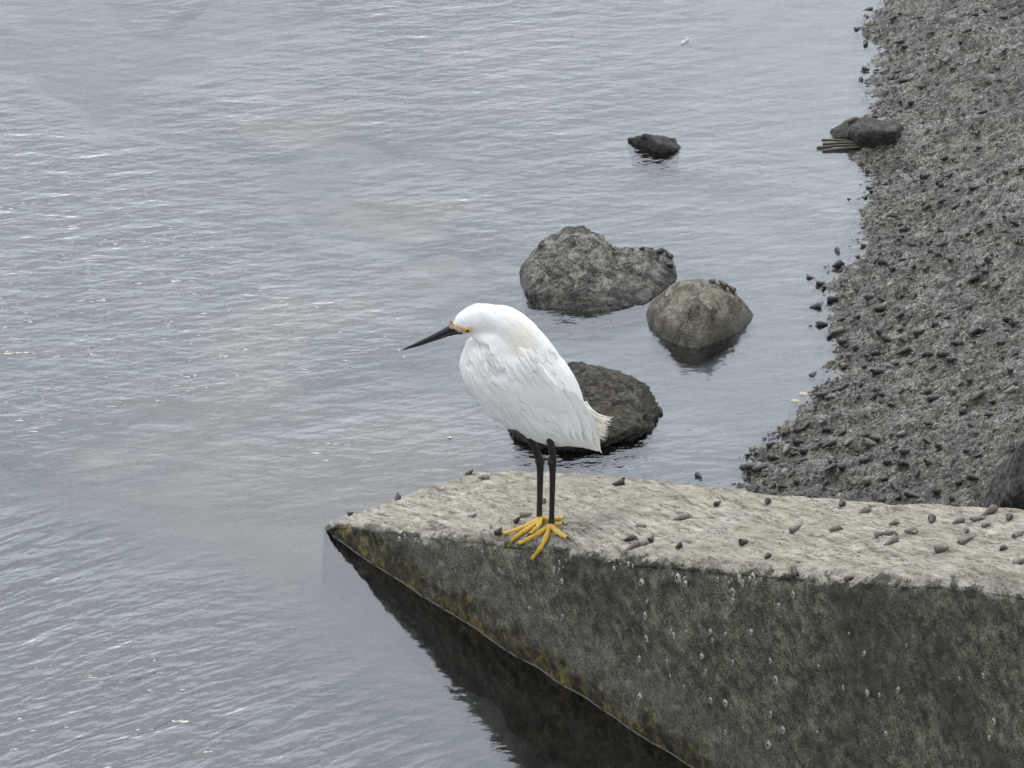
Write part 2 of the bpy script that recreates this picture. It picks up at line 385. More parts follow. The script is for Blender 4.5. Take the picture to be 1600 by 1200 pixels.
# ------------------------------------------------------------------ ground (lake bed + mud bank), one sheet
SHP = [(1395, -420), (1385, -200), (1378, 0), (1362, 60), (1356, 130), (1360, 215), (1362, 280), (1340, 350), (1300, 420), (1298, 500), (1304, 560),
       (1262, 620), (1215, 690), (1150, 752)]
shp = [onz(x, y)[:2]-[.020, 0] for x, y in SHP]
e = np.array(shp[-1]); mid_beam = W0[:2]+wnv[:2]*WID*.5
shp.insert(0, np.array([shp[0][0]+1.0, 8.])); shp.insert(0, np.array([shp[0][0]+30, 150.]))
shp += [e+wd[:2]*.25+wnv[:2]*-.02, mid_beam+wd[:2]*1.6, mid_beam+wd[:2]*30]
shp = np.array(shp)
DEEP = np.array([onz(-700, 420)[:2]+[-20, 6], onz(-700, 420)[:2], onz(0, 640)[:2], onz(250, 720)[:2], W0[:2]+wnv[:2]*.03, W0[:2]+wnv[:2]*.05+wd[:2]*30])
def sdist(x, y): return pdist(x, y, shp)
def pdist(x, y, shp):
    x = np.asarray(x, float); y = np.asarray(y, float); best = np.full(x.shape, 1e9); sg = np.ones(x.shape)
    for a, b in zip(shp[:-1], shp[1:]):
        ab = b-a; L2 = ab@ab; t = np.clip(((x-a[0])*ab[0]+(y-a[1])*ab[1])/L2, 0, 1)
        dx = x-(a[0]+ab[0]*t); dy = y-(a[1]+ab[1]*t); d = np.hypot(dx, dy)
        cr_ = ab[0]*(y-a[1])-ab[1]*(x-a[0]); k = d < best-1e-9
        sg = np.where(k, np.sign(cr_), sg); best = np.where(k, d, best)
    return best*sg
def ground_z(x, y, fine=True):
    d = sdist(x, y)
    d = d + .018*fbm(x*9, y*9, 0, 11, 4)
    up = np.where(d > 0, .20*d/(1+d*.25)-.006*np.exp(-(d/.05))-.0, .16*d/(1-d*1.1)-.006)
    z = up + .012*fbm(x*6, y*6, 0, 21, 3)*ss(-.3, .1, d)
    cs = pdist(x, y, DEEP)                                        # in front of the beam the bed drops away
    z = z - .38*ss(.06, -.30, cs+.09*fbm(x*4, y*4, 0, 77, 4))*ss(-8, -6, -np.abs(x))
    if fine:
        m = ss(-.05, .02, d)
        a = R(-30); u = x*math.cos(a)-y*math.sin(a); v = x*math.sin(a)+y*math.cos(a)
        z = z + m*(.012*fbm(u*22, v*46, 0, 31, 4, .65)-.012*np.abs(fbm(u*48, v*110, 0, 41, 3, .6))+.003)
    return z
def axis(lo, hi, step, far, grow=1.18):
    a = list(np.arange(lo, hi, step)); s = step; x = a[-1]
    while x < far: s = min(s*grow, 30); x += s; a.append(x)
    s = step; x = lo; pre = []
    while x > -far: s = min(s*grow, 30); x -= s; pre.append(x)
    return np.array(pre[::-1]+a)
xs = list(np.arange(-.95, .34, .012))+list(np.arange(.34, 1.02, .0026))
def extend(a, far, step):
    a = list(a); s = step; x = a[-1]
    while x < far: s = min(s*1.25, 25); x += s; a.append(x)
    s = step; x = a[0]; pre = []
    while x > -far: s = min(s*1.25, 25); x -= s; pre.append(x)
    return np.array(pre[::-1]+a)
xs = extend(xs, 300, .012); ys = extend(np.arange(-1.75, 1.75, .0042), 300, .012)
X, Y = np.meshgrid(xs, ys, indexing='ij'); Z = ground_z(X, Y)
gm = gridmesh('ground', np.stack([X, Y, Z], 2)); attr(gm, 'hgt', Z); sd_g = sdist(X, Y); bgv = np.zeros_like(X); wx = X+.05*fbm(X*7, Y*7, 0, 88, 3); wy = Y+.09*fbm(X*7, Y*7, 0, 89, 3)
for (px_, py_, rx_, ry_, a_) in ((400, 465, .10, .13, 1), (510, 420, .12, .10, .8), (660, 375, .10, .10, .8), (640, 270, .13, .08, .9), (340, 560, .20, .10, .8), (270, 650, .18, .10, .9), (480, 700, .22, .13, 1), (620, 620, .16, .14, .6), (780, 60, .16, .20, .6), (480, 120, .12, .14, .7), (1000, 30, .2, .14, .5)):
    c_ = onz(px_, py_); bgv = np.maximum(bgv, a_*ss(1.25, .55, np.sqrt(((wx-c_[0])/rx_)**2+((wy-c_[1])/ry_)**2)))
attr(gm, 'beige', bgv)
attr(gm, 'silt_and_sheen', .85*np.exp(-(np.minimum(sd_g+.1, 0)/.38)**2)*ss(-.9, .5, Y+.25*fbm(X*3, Y*3, 0, 66, 3))); pk_ = onz(500, 745); attr(gm, 'pink', np.clip(1.3*np.exp(-(((X-pk_[0])/.24)**2+((Y-pk_[1])/.20)**2)), 0, 1))  # first mask: where the painted water brightness lies, strongest near the shoreline
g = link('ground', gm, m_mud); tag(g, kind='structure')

# ------------------------------------------------------------------ water sheet
xs = extend(np.arange(-1.0, .72, .0065), 300, .01); ys = extend(np.arange(-1.4, 1.75, .0065), 300, .01)
X, Y = np.meshgrid(xs, ys, indexing='ij')
act = .35+.65*ss(.1, -.5, X); act = np.maximum(act, ss(-.3, -.9, Y)); fw = -((X-W0[0])*wnv[0]+(Y-W0[1])*wnv[1]); act = act*np.maximum(np.clip((fw-.1)*2.5, .15, 1), ss(-.5, -.2, Y)); act = act*(.45+.55*ss(-.3, .4, fbm(X*1.4, Y*1.1, 0, 61, 2)))
a = R(-20); u = X*math.cos(a)-Y*math.sin(a); v = X*math.sin(a)+Y*math.cos(a)
Zw = act*(.0011*fbm(u*7, v*12, 0, 71, 3, .55)+.0005*fbm(u*18, v*34, 0, 81, 2))
fade = ss(6, 2, np.abs(X))*ss(6, 2, np.abs(Y)); Zw = Zw*fade
w = link('water', gridmesh('water', np.stack([X, Y, Zw], 2)), m_wat); tag(w, kind='structure')

# ------------------------------------------------------------------ concrete beam
ns = 760; s = np.linspace(-.028, 2.6, ns)
prof = [(-.002, -1.0, 0)]                                     # (d, t, part) handled below
nw, nt, nb_ = 150, 190, 12
P = np.zeros((ns, nw+nt+nb_, 3)); TOP = np.zeros((ns, nw+nt+nb_)); HG = np.zeros((ns, nw+nt+nb_))
zf = zF(s)+.003*fbm(s*14, 0*s, 0, 5, 3)*ss(0, .2, s); zbk = zB(s)
for j in range(nw):
    t = j/(nw-1)
    zz = -.30-1.0*0 + (zf+.30)*t
    dd = -.0*zz
    P[:, j] = W0[None]*[1, 1, 0]+wd[None]*s[:, None]+wnv[None]*np.full(ns, 0.)[:, None]; P[:, j, 2] = zz; TOP[:, j] = -(zf-zz)/.02
for j in range(nt):
    t = j/(nt-1); d = WID*(t**1.5)
    if j == 0: d = .0012
    P[:, nw+j] = W0[None]*[1, 1, 0]+wd[None]*s[:, None]+wnv[None]*d; P[:, nw+j, 2] = ztop(s, np.full(ns, d))+(zf-zF(s))*max(0, 1-d/.05); TOP[:, nw+j] = min(1, d/.02)
for j in range(nb_):
    t = (j+1)/nb_
    P[:, nw+nt+j] = W0[None]*[1, 1, 0]+wd[None]*s[:, None]+wnv[None]*(WID+.004); P[:, nw+nt+j, 2] = zbk+(-.35-zbk)*t; TOP[:, nw+nt+j] = -1
P[0, :, 2] = -.30                                             # closed end under water
HG = P[:, :, 2].copy()
me = gridmesh('concrete_beam', P)
N = nrm(me); Q = co(me); tp = np.clip(TOP.reshape(-1), -1, 1)
isTop = ss(0, .6, tp)
u = (Q-W0)@wd; v = (Q-W0)@wnv; z = Q[:, 2]
disp = (1-isTop)*(.0065*fbm(Q[:, 0]*22, Q[:, 1]*22, z*22, 1, 4, .6)+.002*fbm(Q[:, 0]*90, Q[:, 1]*90, z*90, 2, 2)) \
     + isTop*(.005*fbm(u*12+v*4, v*45-u*8, 0, 3, 4, .6)+.0026*fbm(u*45, v*150-u*30, 0, 4, 3))
edge_band = np.exp(-((TOP.reshape(-1)-.1)/.5)**2)
disp += edge_band*(.010*fbm(u*20, z*20, 0, 6, 5, .65)-.003)
Q = Q+N*disp[:, None]; setco(me, Q)
attr(me, 'top', np.clip(TOP.reshape(-1), -2, 2)); attr(me, 'hgt', HG.reshape(-1))
attr(me, 'silt_and_sheen', ss(-.008, -.035, HG.reshape(-1))*ss(.42, .02, u+.12*fbm(Q[:, 0]*12, Q[:, 1]*12, z*12, 44, 3)))
beam = link('concrete_beam', me, m_con)
tag(beam, 'long weathered concrete beam sloping down into the water, pale on top with dark algae on its side', 'concrete beam')
from mathutils.bvhtree import BVHTree
def bvh(o):
    return BVHTree.FromPolygons([tuple(p) for p in co(o.data)], [tuple(f.vertices) for f in o.data.polygons])
bt = bvh(beam); gt = bvh(g)
def hit(tree, px, py):
    d = ray(px, py); d /= np.linalg.norm(d); r = tree.ray_cast(Vector(CAM), Vector(d))
    return (np.array(r[0]), np.array(r[1])) if r[0] is not None else (None, None)

# bright meniscus where the calm water climbs the wall
s_ = np.linspace(.0, 2.3, 300); prof_ = [(-.0014, .0002), (-.0010, .0005), (-.0007, .0009), (-.0004, .0013), (-.0002, .0018)]
P = np.zeros((300, len(prof_), 3))
ed = []
for i, sv2 in enumerate(s_):
    base = W0*[1, 1, 0]+wd*sv2
    r = bt.ray_cast(Vector(base-wnv*.2+np.array([0, 0, .001])), Vector(wnv)); off = (r[3]-.2) if r[0] is not None else 0
    ed.append(off)
ed = np.convolve(np.pad(ed, 2, 'edge'), np.ones(5)/5, 'valid')
for i, sv2 in enumerate(s_):
    for j, (d, zz) in enumerate(prof_):
        P[i, j] = W0*[1, 1, 0]+wd*sv2+wnv*(d+ed[i]); P[i, j, 2] = zz
mm = link('water_meniscus', gridmesh('water_meniscus', P), m_wat); tag(mm, kind='structure')

# ------------------------------------------------------------------ rocks
def hull(points):
    bm = bmesh.new()
    for p in points: bm.verts.new(tuple(p))
    bmesh.ops.convex_hull(bm, input=bm.verts); bm.verts.ensure_lookup_table()
    used = [v for v in bm.verts if v.link_faces]; idx = {v: i for i, v in enumerate(used)}
    V = [np.array(v.co) for v in used]; F = [tuple(idx[v] for v in f.verts) for f in bm.faces]; bm.free()
    return V, F
def rock(name, lobes, mat, label, cat='rock', voxel=.0028, smooth=5, amp=.006, fr=22, amp2=.0035, stretch=(1, 1, 1), seed=0, terr=0.0):
    parts = []
    for L in lobes:
        pts = []; low = []
        for (px, py, zz) in L:
            p = onz(px, py, zz); pts.append(p)
            if abs(zz) < .002: low.append(p)
        cc = np.mean(low, 0) if low else None
        for p in low: q = cc+(p-cc)*.8; q[2] = -.05; pts.append(q)
        parts.append(hull(pts))
    V, F, M_ = join(parts); me = remesh(V, F, voxel, smooth, .5); Q = co(me); n = nrm(me)
    sx = Q*np.array(stretch)
    dsp = amp*fbm(sx[:, 0]*fr, sx[:, 1]*fr, sx[:, 2]*fr, seed, 4, .55)+amp2*(.25-np.abs(fbm(sx[:, 0]*fr*2.2, sx[:, 1]*fr*2.2, sx[:, 2]*fr*2.2, seed+9, 4, .6)))*2
    if terr:
        t_ = fbm(sx[:, 0]*13+sx[:, 2]*9, sx[:, 1]*13-sx[:, 2]*12, sx[:, 2]*20, seed+31, 3, .5)*4.5; fl = np.floor(t_); dsp = dsp+terr*(fl+ss(.35, .65, t_-fl)-t_+.5)
    setco(me, Q+n*dsp[:, None]); c = Q.mean(0); c[2] = 0
    me.polygons.foreach_set('use_smooth', [True]*len(me.polygons))
    Q2 = co(me)-c; setco(me, Q2)
    me.name = name; o = link(name, me, mat, loc=tuple(c)); tag(o, label, cat); return o
m_r1 = mat_rock('grey_rock', (.028, .027, .024), (.17, .163, .142), (.42, .40, .35), 1.0, .75, streak=(1, 1, 1.6))
m_r2 = mat_rock('tan_boulder', (.055, .048, .036), (.22, .195, .145), (.46, .42, .33), 1.0, .75, tint=(.14, .12, .07), crk=.35)
m_r3 = mat_rock('dark_layered_rock', (.012, .010, .008), (.06, .048, .036), (.24, .21, .155), 1.2, .5, streak=(.7, 1.6, 2.4), rot=(R(15), R(20), R(25)), tint=(.06, .055, .03))
m_r4 = mat_rock('muddy_rock', (.02, .02, .016), (.065, .064, .050), (.15, .145, .12), 1.0, .7)
big_rock = rock('rock', [
    [(815, 425, .0), (822, 455, .0), (845, 480, .0), (880, 483, 0.), (930, 487, 0), (825, 408, .03), (850, 378, .06), (885, 356, .065), (905, 355, .065),
     (945, 372, .062), (955, 390, .05), (900, 440, .03), (960, 440, .025), (830, 430, .028), (870, 468, .008), (850, 400, 0)],
    [(930, 487, 0), (955, 484, .0), (1010, 470, 0.), (1050, 440, 0.), (940, 391, .045), (985, 390, .04), (1010, 393, .035), (1030, 405, .02), (1052, 412, .01),
     (1056, 432, 0.), (900, 430, .034), (960, 420, .034), (880, 483, 0.), (1040, 395, .0)]], m_r1,
    'large flat grey two-lobed rock in the shallows, leftmost of the touching pair', amp=.0028, amp2=.0022, seed=3, smooth=1, terr=.006)
r_b = rock('rock', [[(1007, 490, 0), (1012, 508, 0), (1035, 530, 0), (1060, 541, 0), (1088, 546, 0), (1120, 535, 0), (1150, 520, 0), (1172, 502, 0), (1178, 490, 0),
     (1168, 477, .02), (1150, 458, .045), (1120, 441, .068), (1092, 435, .075), (1062, 438, .072), (1035, 452, .05), (1015, 472, .025), (1090, 468, .064), (1070, 478, .058), (1110, 480, .058),
     (1050, 500, .034), (1090, 515, .026), (1130, 497, .034)]], m_r2, 'round tan boulder beside the large grey rock, its reflection below it', smooth=14, amp=.006, fr=11, amp2=.0008, seed=13)
r_c = rock('rock', [[(798, 670, 0), (806, 682, 0), (830, 695, 0), (880, 704, 0), (930, 699, 0), (985, 686, 0), (1016, 670, 0), (1030, 645, 0), (806, 672, .012), (832, 684, .014), (885, 692, .016), (940, 686, .016), (1000, 668, .014), (1010, 600, .02), (985, 590, .03), (930, 582, .04), (900, 572, .035),
      (890, 570, .02), (880, 600, .05), (960, 620, .035), (1000, 640, .02), (850, 630, .04), (830, 650, .02), (900, 650, .026)]], m_r3,
      'dark brown layered rock in the water directly behind the egret', amp=.006, fr=26, amp2=.0035, stretch=(.7, 1.2, 2), seed=23, smooth=1, terr=.007)
r_d = rock('rock', [[(976, 217, 0), (1000, 227, 0), (1030, 237, 0), (1060, 235, 0), (1064, 230, 0), (1057, 215, .012), (1040, 212, .022), (1005, 209, .022), (990, 214, .010), (1030, 225, .018)]], m_r4,
      'small low olive rock alone in the open water, farthest from the egret', amp=.004, fr=30, seed=33, voxel=.003)
r_e = rock('rock', [[(1294, 205, 0), (1310, 218, 0), (1345, 228, 0), (1395, 229, 0), (1412, 215, .0), (1412, 195, .02), (1395, 190, .035), (1365, 190, .035), (1330, 183, .022), (1318, 190, .02), (1300, 202, .006),
      (1355, 205, .04), (1400, 205, .04)]], m_r4, 'dark muddy rock half buried at the edge of the mud bank', amp=.006, fr=28, seed=43)
pts = [(1545, 800, .1), (1528, 790, .05), (1560, 770, .10), (1570, 740, .15), (1585, 712, .20), (1600, 690, .24), (1660, 680, .27), (1700, 760, .2), (1680, 830, .1), (1600, 830, .1), (1600, 745, .22), (1640, 740, .27)]
pts += [(x_, y_+12, -.03) for x_, y_ in ((1532, 786), (1600, 800), (1690, 815), (1545, 745), (1620, 720), (1720, 750))]
r_f = rock('rock', [pts], mat_rock('black_rock', (.012, .012, .011), (.045, .044, .038), (.14, .135, .12), 1.0, .6, waterband=False),
      'black rough rock behind the concrete beam at the right edge', amp=.014, fr=18, amp2=.004, seed=53)

# ------------------------------------------------------------------ snails
def snail_mesh(name, L, Rr, whorls, seed):
    r_ = random.Random(seed); n, k = 26, 12; V = []; F = []
    for i in range(n+1):
        t = i/n; x = -L*.5+L*t; base = Rr*(.16+.84*t**.7)*(1-.0*t)
        if t > .72: base *= math.sqrt(max(0.015, 1-((t-.72)/.28)**2))
        for j in range(k):
            th = 2*math.pi*j/k; ph = t*whorls+j/k
            rr = base*(.90+.14*abs(math.sin(math.pi*ph)))
            bend = .0
            V.append((x, rr*math.cos(th), rr*math.sin(th)))
    for i in range(n):
        for j in range(k): F.append((i*k+j, i*k+(j+1) % k, (i+1)*k+(j+1) % k, (i+1)*k+j))
    V.append((-L*.5-.0005, 0, 0)); V.append((L*.46, 0, 0)); a, b = len(V)-2, len(V)-1
    for j in range(k): F.append((a, (j+1) % k, j)); F.append((b, n*k+j, n*k+(j+1) % k))
    # flared lip
    o = len(V)
    for j in range(10):
        th = 2*math.pi*j/10; V.append((L*.44+.0016*math.cos(th)*2, Rr*.45+Rr*.55*math.sin(th), -Rr*.5+Rr*.1*math.cos(th)))
    F.append(tuple(range(o, o+10)))
    me = mesh(name, V, F); return me
def mat_shell(name, dark, light, rough=.5):
    M = Mat(name); o = M.tc.outputs['Object']; a = M.noise(M.mapv((420, 120, 120)), 1.0, 4, .7); b = M.noise(o, 500, 3)
    col = M.ramp(M.math('ADD', M.math('MULTIPLY', a, .6), M.math('MULTIPLY', b, .4)), [(.35, dark), (.65, light)])
    return M.set(Base_Color=col, Roughness=rough, Normal=M.bump(b, .5, .0008))
m_s1 = mat_shell('dark_shell', (.008, .007, .006), (.06, .052, .045), .35)
m_s2 = mat_shell('tan_shell', (.06, .052, .043), (.26, .235, .20), .55)
m_s3 = mat_shell('reddish_shell', (.025, .016, .014), (.10, .075, .065), .4)
shapes = [snail_mesh('snail_shell', .024, .0058, 6.5, 1), snail_mesh('snail_shell', .019, .0064, 5.5, 2), snail_mesh('snail_shell', .015, .0064, 4.5, 3)]
var = {}
for i, sm in enumerate(shapes):
    for j, mt in enumerate((m_s1, m_s2, m_s3)):
        c_ = sm.copy(); c_.materials.append(mt); var[(i, j)] = c_
def snail(p, n, ang, kind, sc, label, group, name='snail', tilt=0.0, sink=0.0):
    me = var[kind]; o = bpy.data.objects.new(name, me); C.objects.link(o)
    n = Vector(n).normalized(); x = Vector((math.cos(ang), math.sin(ang), 0)); x = (x-n*x.dot(n)).normalized(); y = n.cross(x)
    M_ = Matrix((x, y, n)).transposed().to_4x4() @ Matrix.Rotation(tilt, 4, 'Y') @ Matrix.Rotation(random.uniform(0, 6), 4, 'X')
    o.matrix_world = Matrix.Translation(Vector(p)+n*(.0034*sc-sink)) @ M_ @ Matrix.Scale(sc, 4)
    tag(o, label, 'snail', group); return o
TOPN = None
top_snails = [  # px, py, shape, material, angle(deg), scale, label
 (735, 741, 1, 0, 20, .8, 'dark snail at the water edge, leftmost of the three by the beam\'s back corner'),
 (756, 749, 1, 1, 15, .95, 'grey snail on the concrete just in front of the back corner by the water'),
 (784, 737, 0, 2, 5, .9, 'reddish brown snail on the beam\'s back edge, right of the corner'),
 (622, 781, 2, 2, 60, .9, 'lone dark reddish snail near the left end of the concrete beam'),
 (548, 804, 2, 0, 10, .6, 'tiny dark snail closest to the beam\'s left tip'),
 (740, 808, 1, 1, 12, .7, 'flat tan snail midway between the tip and the yellow feet'),
 (823, 807, 1, 1, -15, 1.0, 'grey snail just behind the egret\'s yellow toes'),
 (810, 814, 2, 0, 10, .8, 'small dark snail touching the grey snail behind the egret\'s toes'),
 (781, 832, 2, 0, 30, .95, 'dark snail at the tip of the egret\'s longest left toe'),
 (850, 786, 2, 2, 80, .8, 'small reddish snail behind and between the egret\'s legs'),
 (967, 758, 1, 0, 20, 1.0, 'dark snail at the end of a long groove near the beam\'s back edge'),
 (985, 845, 1, 0, 0, .95, 'dark snail right of the egret, above a tan one at the edge'),
 (989, 856, 0, 1, 25, .95, 'tan elongated snail near the front edge, right of the egret'),
 (1004, 824, 1, 1, -20, .9, 'grey snail right of the egret in the middle of the concrete'),
 (1019, 844, 2, 0, 60, .85, 'small dark upright snail right of the pair near the front edge'),
 (1006, 852, 1, 1, 30, .9, 'tan snail touching the small dark upright one near the front edge'),
 (1062, 855, 2, 0, 10, .75, 'tiny snail half hidden in the rough front edge'),
 (1065, 812, 0, 1, 8, 1.05, 'long slender grey snail alone in the middle of the beam'),
 (1122, 789, 2, 0, 40, .8, 'small dark round snail behind the long slender one'),
 (1200, 787, 2, 0, 60, .9, 'dark snail in the pale crust near the beam\'s back edge'),
 (1244, 828, 0, 1, 40, .95, 'plump grey snail alone on bare concrete, pointing up right'),
 (1162, 850, 2, 0, 30, .95, 'dark snail left of the plump grey one, nearer the front edge'),
 (1199, 872, 2, 0, 60, .8, 'small dark snail at the crusty front edge'),
 (1244, 894, 1, 0, 65, 1.05, 'dark snail hanging in a notch of the front edge'),
 (1305, 829, 1, 1, 25, 1.0, 'grey snail second from left in the row on bare concrete'),
 (1315, 791, 2, 0, 70, .95, 'dark snail standing up at the beam\'s back edge beside the mud'),
 (1352, 801, 1, 1, 5, 1.0, 'flat brown snail near the back edge, its shell worn'),
 (1329, 904, 2, 2, 10, .9, 'reddish snail sunk in the crust of the front edge'),
 (1375, 837, 1, 1, 10, .85, 'left snail of the touching pair on the bare concrete'),
 (1391, 835, 1, 1, 12, .85, 'right snail of the touching pair on the bare concrete'),
 (1398, 819, 1, 1, -10, .8, 'faint tan snail behind the touching pair'),
 (1394, 849, 0, 1, 12, 1.0, 'long pointed brown snail in front of the touching pair'),
 (1424, 833, 1, 1, -30, 1.05, 'plump grey snail right of the touching pair'),
 (1457, 815, 2, 2, 80, 1.05, 'round dark snail facing the camera, behind the plump grey one'),
 (1498, 817, 1, 1, 30, 1.0, 'brown snail left of the three in a row near the right edge'),
 (1529, 813, 0, 1, 5, .85, 'long grey snail in the middle of the three near the right edge'),
 (1542, 822, 1, 1, -20, .75, 'pale broken snail shell below the long grey snail'),
 (1577, 812, 2, 2, 75, .95, 'round brown snail rightmost in the row of three'),
 (1548, 801, 0, 1, 5, 1.1, 'long olive tan snail below the black rock'),
 (1494, 791, 2, 0, 80, .85, 'small dark snail on the back edge beside the black rock'),
 (1512, 846, 0, 1, 10, 1.0, 'large grey snail with another on its back near the right edge'),
 (1511, 836, 2, 1, 80, .85, 'small snail riding on the back of a larger grey one'),
 (1473, 859, 1, 1, -20, 1.15, 'plump snail nearest the front edge at the right, shell worn pale'),
 (1570, 859, 2, 2, 85, 1.0, 'small round brown snail alone near the right end'),
 (1595, 837, 1, 1, 5, 1.0, 'grey snail cut by the right edge of the picture, upper of two'),
 (1594, 880, 1, 1, 5, 1.0, 'tan snail cut by the right edge of the picture, lower of two')]
for (px, py, sh, mt, an, sc, lb) in top_snails:
    p, n = hit(bt, px, py)
    if p is None: continue
    if n[2] < .3: n = np.array([0, -.3, 1.])
    lift = .007 if 'riding' in lb else 0
    snail(p+np.array([0, 0, lift]), n, R(an)+(math.pi if random.random() < .5 else 0), (sh, mt), sc*1.0, lb, 'snails on the concrete beam')

# snails on the mud
placed = []; cnt = 0; tries = 0
while cnt < 300 and tries < 9000:
    tries += 1; py = random.uniform(2, 788); px = random.uniform(1150, 1600)
    if py > 735 and px < 1180: continue
    p = onz(px, py)
    # cluster more densely along the shore and lower part
    d = float(sdist(p[0], p[1]))
    if d < -.012: continue
    pr = .35+.65*math.exp(-max(d, 0)/.08)
    if py < 300: pr *= .6
    if random.random() > pr: continue
    p, n = hit(gt, px, py)
    if p is None or p[2] < -.006: continue
    pb, _ = hit(bt, px, py)
    if pb is not None and np.linalg.norm(pb-CAM) < np.linalg.norm(p-CAM): continue
    if any((p[0]-q[0])**2+(p[1]-q[1])**2 < .00022 for q in placed): continue
    placed.append(p); cnt += 1
    lb = 'small dark horn snail lying on the wet grey mud bank'
    snail(p, (0, 0, 1), random.uniform(0, 6.28) if random.random() < .4 else random.gauss(.6, .4)+(math.pi if random.random() < .5 else 0),
          (random.choice((0, 1, 1, 2)), random.choice((0, 0, 0, 0, 0, 0, 2, 0, 1))), random.uniform(.5, 1.1)*(1.05 if py > 400 else .85), lb, 'horn snails on the mud bank', tilt=random.uniform(-.35, .1), sink=random.uniform(-.0025, .0012))
print('mud snails', cnt)

# shell grit and debris: uncountable stuff on the mud
def grit(name, n, mats, smin, smax, region, label, cat, flat=.5, seed=3):
    r_ = np.random.default_rng(seed); V = []; F = []; MI = []; k = 0; t_ = 0
    while k < n and t_ < n*6:
        t_ += 1; px = r_.uniform(*region[0]); py = r_.uniform(*region[1]); p0 = onz(px, py); d = float(sdist(p0[0], p0[1]))
        if d < -.02+.02*r_.random() or r_.random() > .45+.55*math.exp(-max(d, 0)/.1): continue
        z0 = float(ground_z(np.array(p0[0]), np.array(p0[1])))
        if z0 < -.004: continue
        p = np.array([p0[0], p0[1], z0])
        L = r_.uniform(smin, smax); w_ = L*r_.uniform(.25, .6); h_ = w_*flat; a = r_.normal(.55, .5); tl = r_.normal(0, .25)
        ca, sa = math.cos(a), math.sin(a); b = len(V)
        for (x, y, z) in ((-L, 0, 0), (0, -w_, 0), (L, 0, 0), (0, w_, 0), (r_.uniform(-.4, .4)*L, 0, h_), (0, 0, -h_)):
            z += x*tl; V.append((p[0]+x*ca-y*sa, p[1]+x*sa+y*ca, p[2]+z+.001))
        for f in ((0, 1, 4), (1, 2, 4), (2, 3, 4), (3, 0, 4), (1, 0, 5), (2, 1, 5), (3, 2, 5), (0, 3, 5)): F.append((b+f[0], b+f[1], b+f[2])); MI.append(int(k % len(mats)))
        k += 1
    me = mesh(name, V, F, False); o = link(name, me, mats); me.polygons.foreach_set('material_index', MI)
    tag(o, label, cat, kind='stuff'); return o
grit('shell_grit', 12000, [m_s1, m_s2, m_s1, m_r4], .0015, .0055, ((1130, 1640), (-20, 800)), 'broken shell grit and small pebbles strewn over the wet mud bank', 'shell grit')

# ------------------------------------------------------------------ barnacles on the wall
def mat_plain(name, col, rough=.6, bumpamp=.4, sc=300, **k):
    M = Mat(name); o = M.tc.outputs['Object']; b = M.noise(o, sc, 4, .7)
    c2 = tuple(x*.6 for x in col)
    return M.set(Base_Color=M.ramp(b, [(.3, c2), (.6, col)]), Roughness=rough, Normal=M.bump(b, bumpamp, .0015), **k)
m_bar = mat_plain('barnacle_white', (.42, .41, .36)); m_hole = mat_plain('barnacle_dark', (.03, .03, .03))
def barnacle_mesh(seed):
    r_ = random.Random(seed); k = 12; rings = [(1.0, 0), (.86, .38), (.68, .7), (.52, .78), (.42, .62), (.34, .25), (.0, .2)]
    jit = [r_.uniform(.82, 1.15) for _ in range(k)]; V = []; F = []; M_ = []
    for ri, (r, h) in enumerate(rings):
        for j in range(k):
            th = 2*math.pi*j/k; q = r*(jit[j] if ri < 4 else 1); V.append((q*math.cos(th)*.75, q*math.sin(th)*1.15, h*(1+.12*(jit[j]-1))))
    for i in range(len(rings)-1):
        for j in range(k): F.append((i*k+j, i*k+(j+1) % k, (i+1)*k+(j+1) % k, (i+1)*k+j)); M_.append(0 if i < 4 else 1)
    me = mesh('barnacle', V, F); me.materials.append(m_bar); me.materials.append(m_hole); me.polygons.foreach_set('material_index', M_); return me
bm_ = [barnacle_mesh(i) for i in range(4)]
bars = [(1060, 902, 9), (1072, 912, 8), (1004, 910, 8), (1156, 904, 8), (1178, 902, 9), (1146, 925, 9), (1147, 938, 6), (1011, 940, 6), (1009, 962, 8), (1049, 985, 5), (1111, 987, 8), (1114, 1000, 7),
        (1135, 990, 6), (1175, 987, 7), (1098, 1025, 8), (1011, 998, 7), (1213, 1062, 8), (1111, 1094, 8), (1135, 1098, 8), (1205, 1116, 8), (1225, 1140, 8), (1404, 1078, 7), (1357, 1083, 6),
        (1351, 1021, 6), (1554, 1127, 7), (1000, 1029, 7), (1001, 1088, 8), (1240, 929, 7), (1417, 1008, 4), (1385, 1146, 6), (1202, 1164, 8), (879, 964, 7), (867, 888, 6), (879, 908, 7), (625, 842, 6),
        (633, 838, 5), (972, 877, 6), (1122, 905, 5), (1135, 903, 5), (1190, 905, 5), (1500, 1060, 4), (1217, 946, 6), (828, 950, 5), (700, 858, 4), (755, 862, 4)]
rb = random.Random(3)
for (cx, cy, sx_, sy_, n_) in [(1160, 908, 26, 12, 12), (872, 892, 14, 14, 7), (1064, 906, 12, 8, 5), (1300, 1080, 230, 90, 14), (640, 846, 20, 8, 4), (975, 882, 22, 7, 5), (1060, 1010, 60, 70, 6)]:
    bars += [(cx+rb.gauss(0, .5)*sx_, cy+rb.gauss(0, .5)*sy_, rb.choice((3, 4, 4, 5, 6))) for _ in range(n_)]
def where(px, py):
    if px < 760: return 'near the beam\'s left tip'
    if px < 990: return 'below the egret\'s yellow feet'
    if py < 950: return 'just under the beam\'s front edge'
    return None
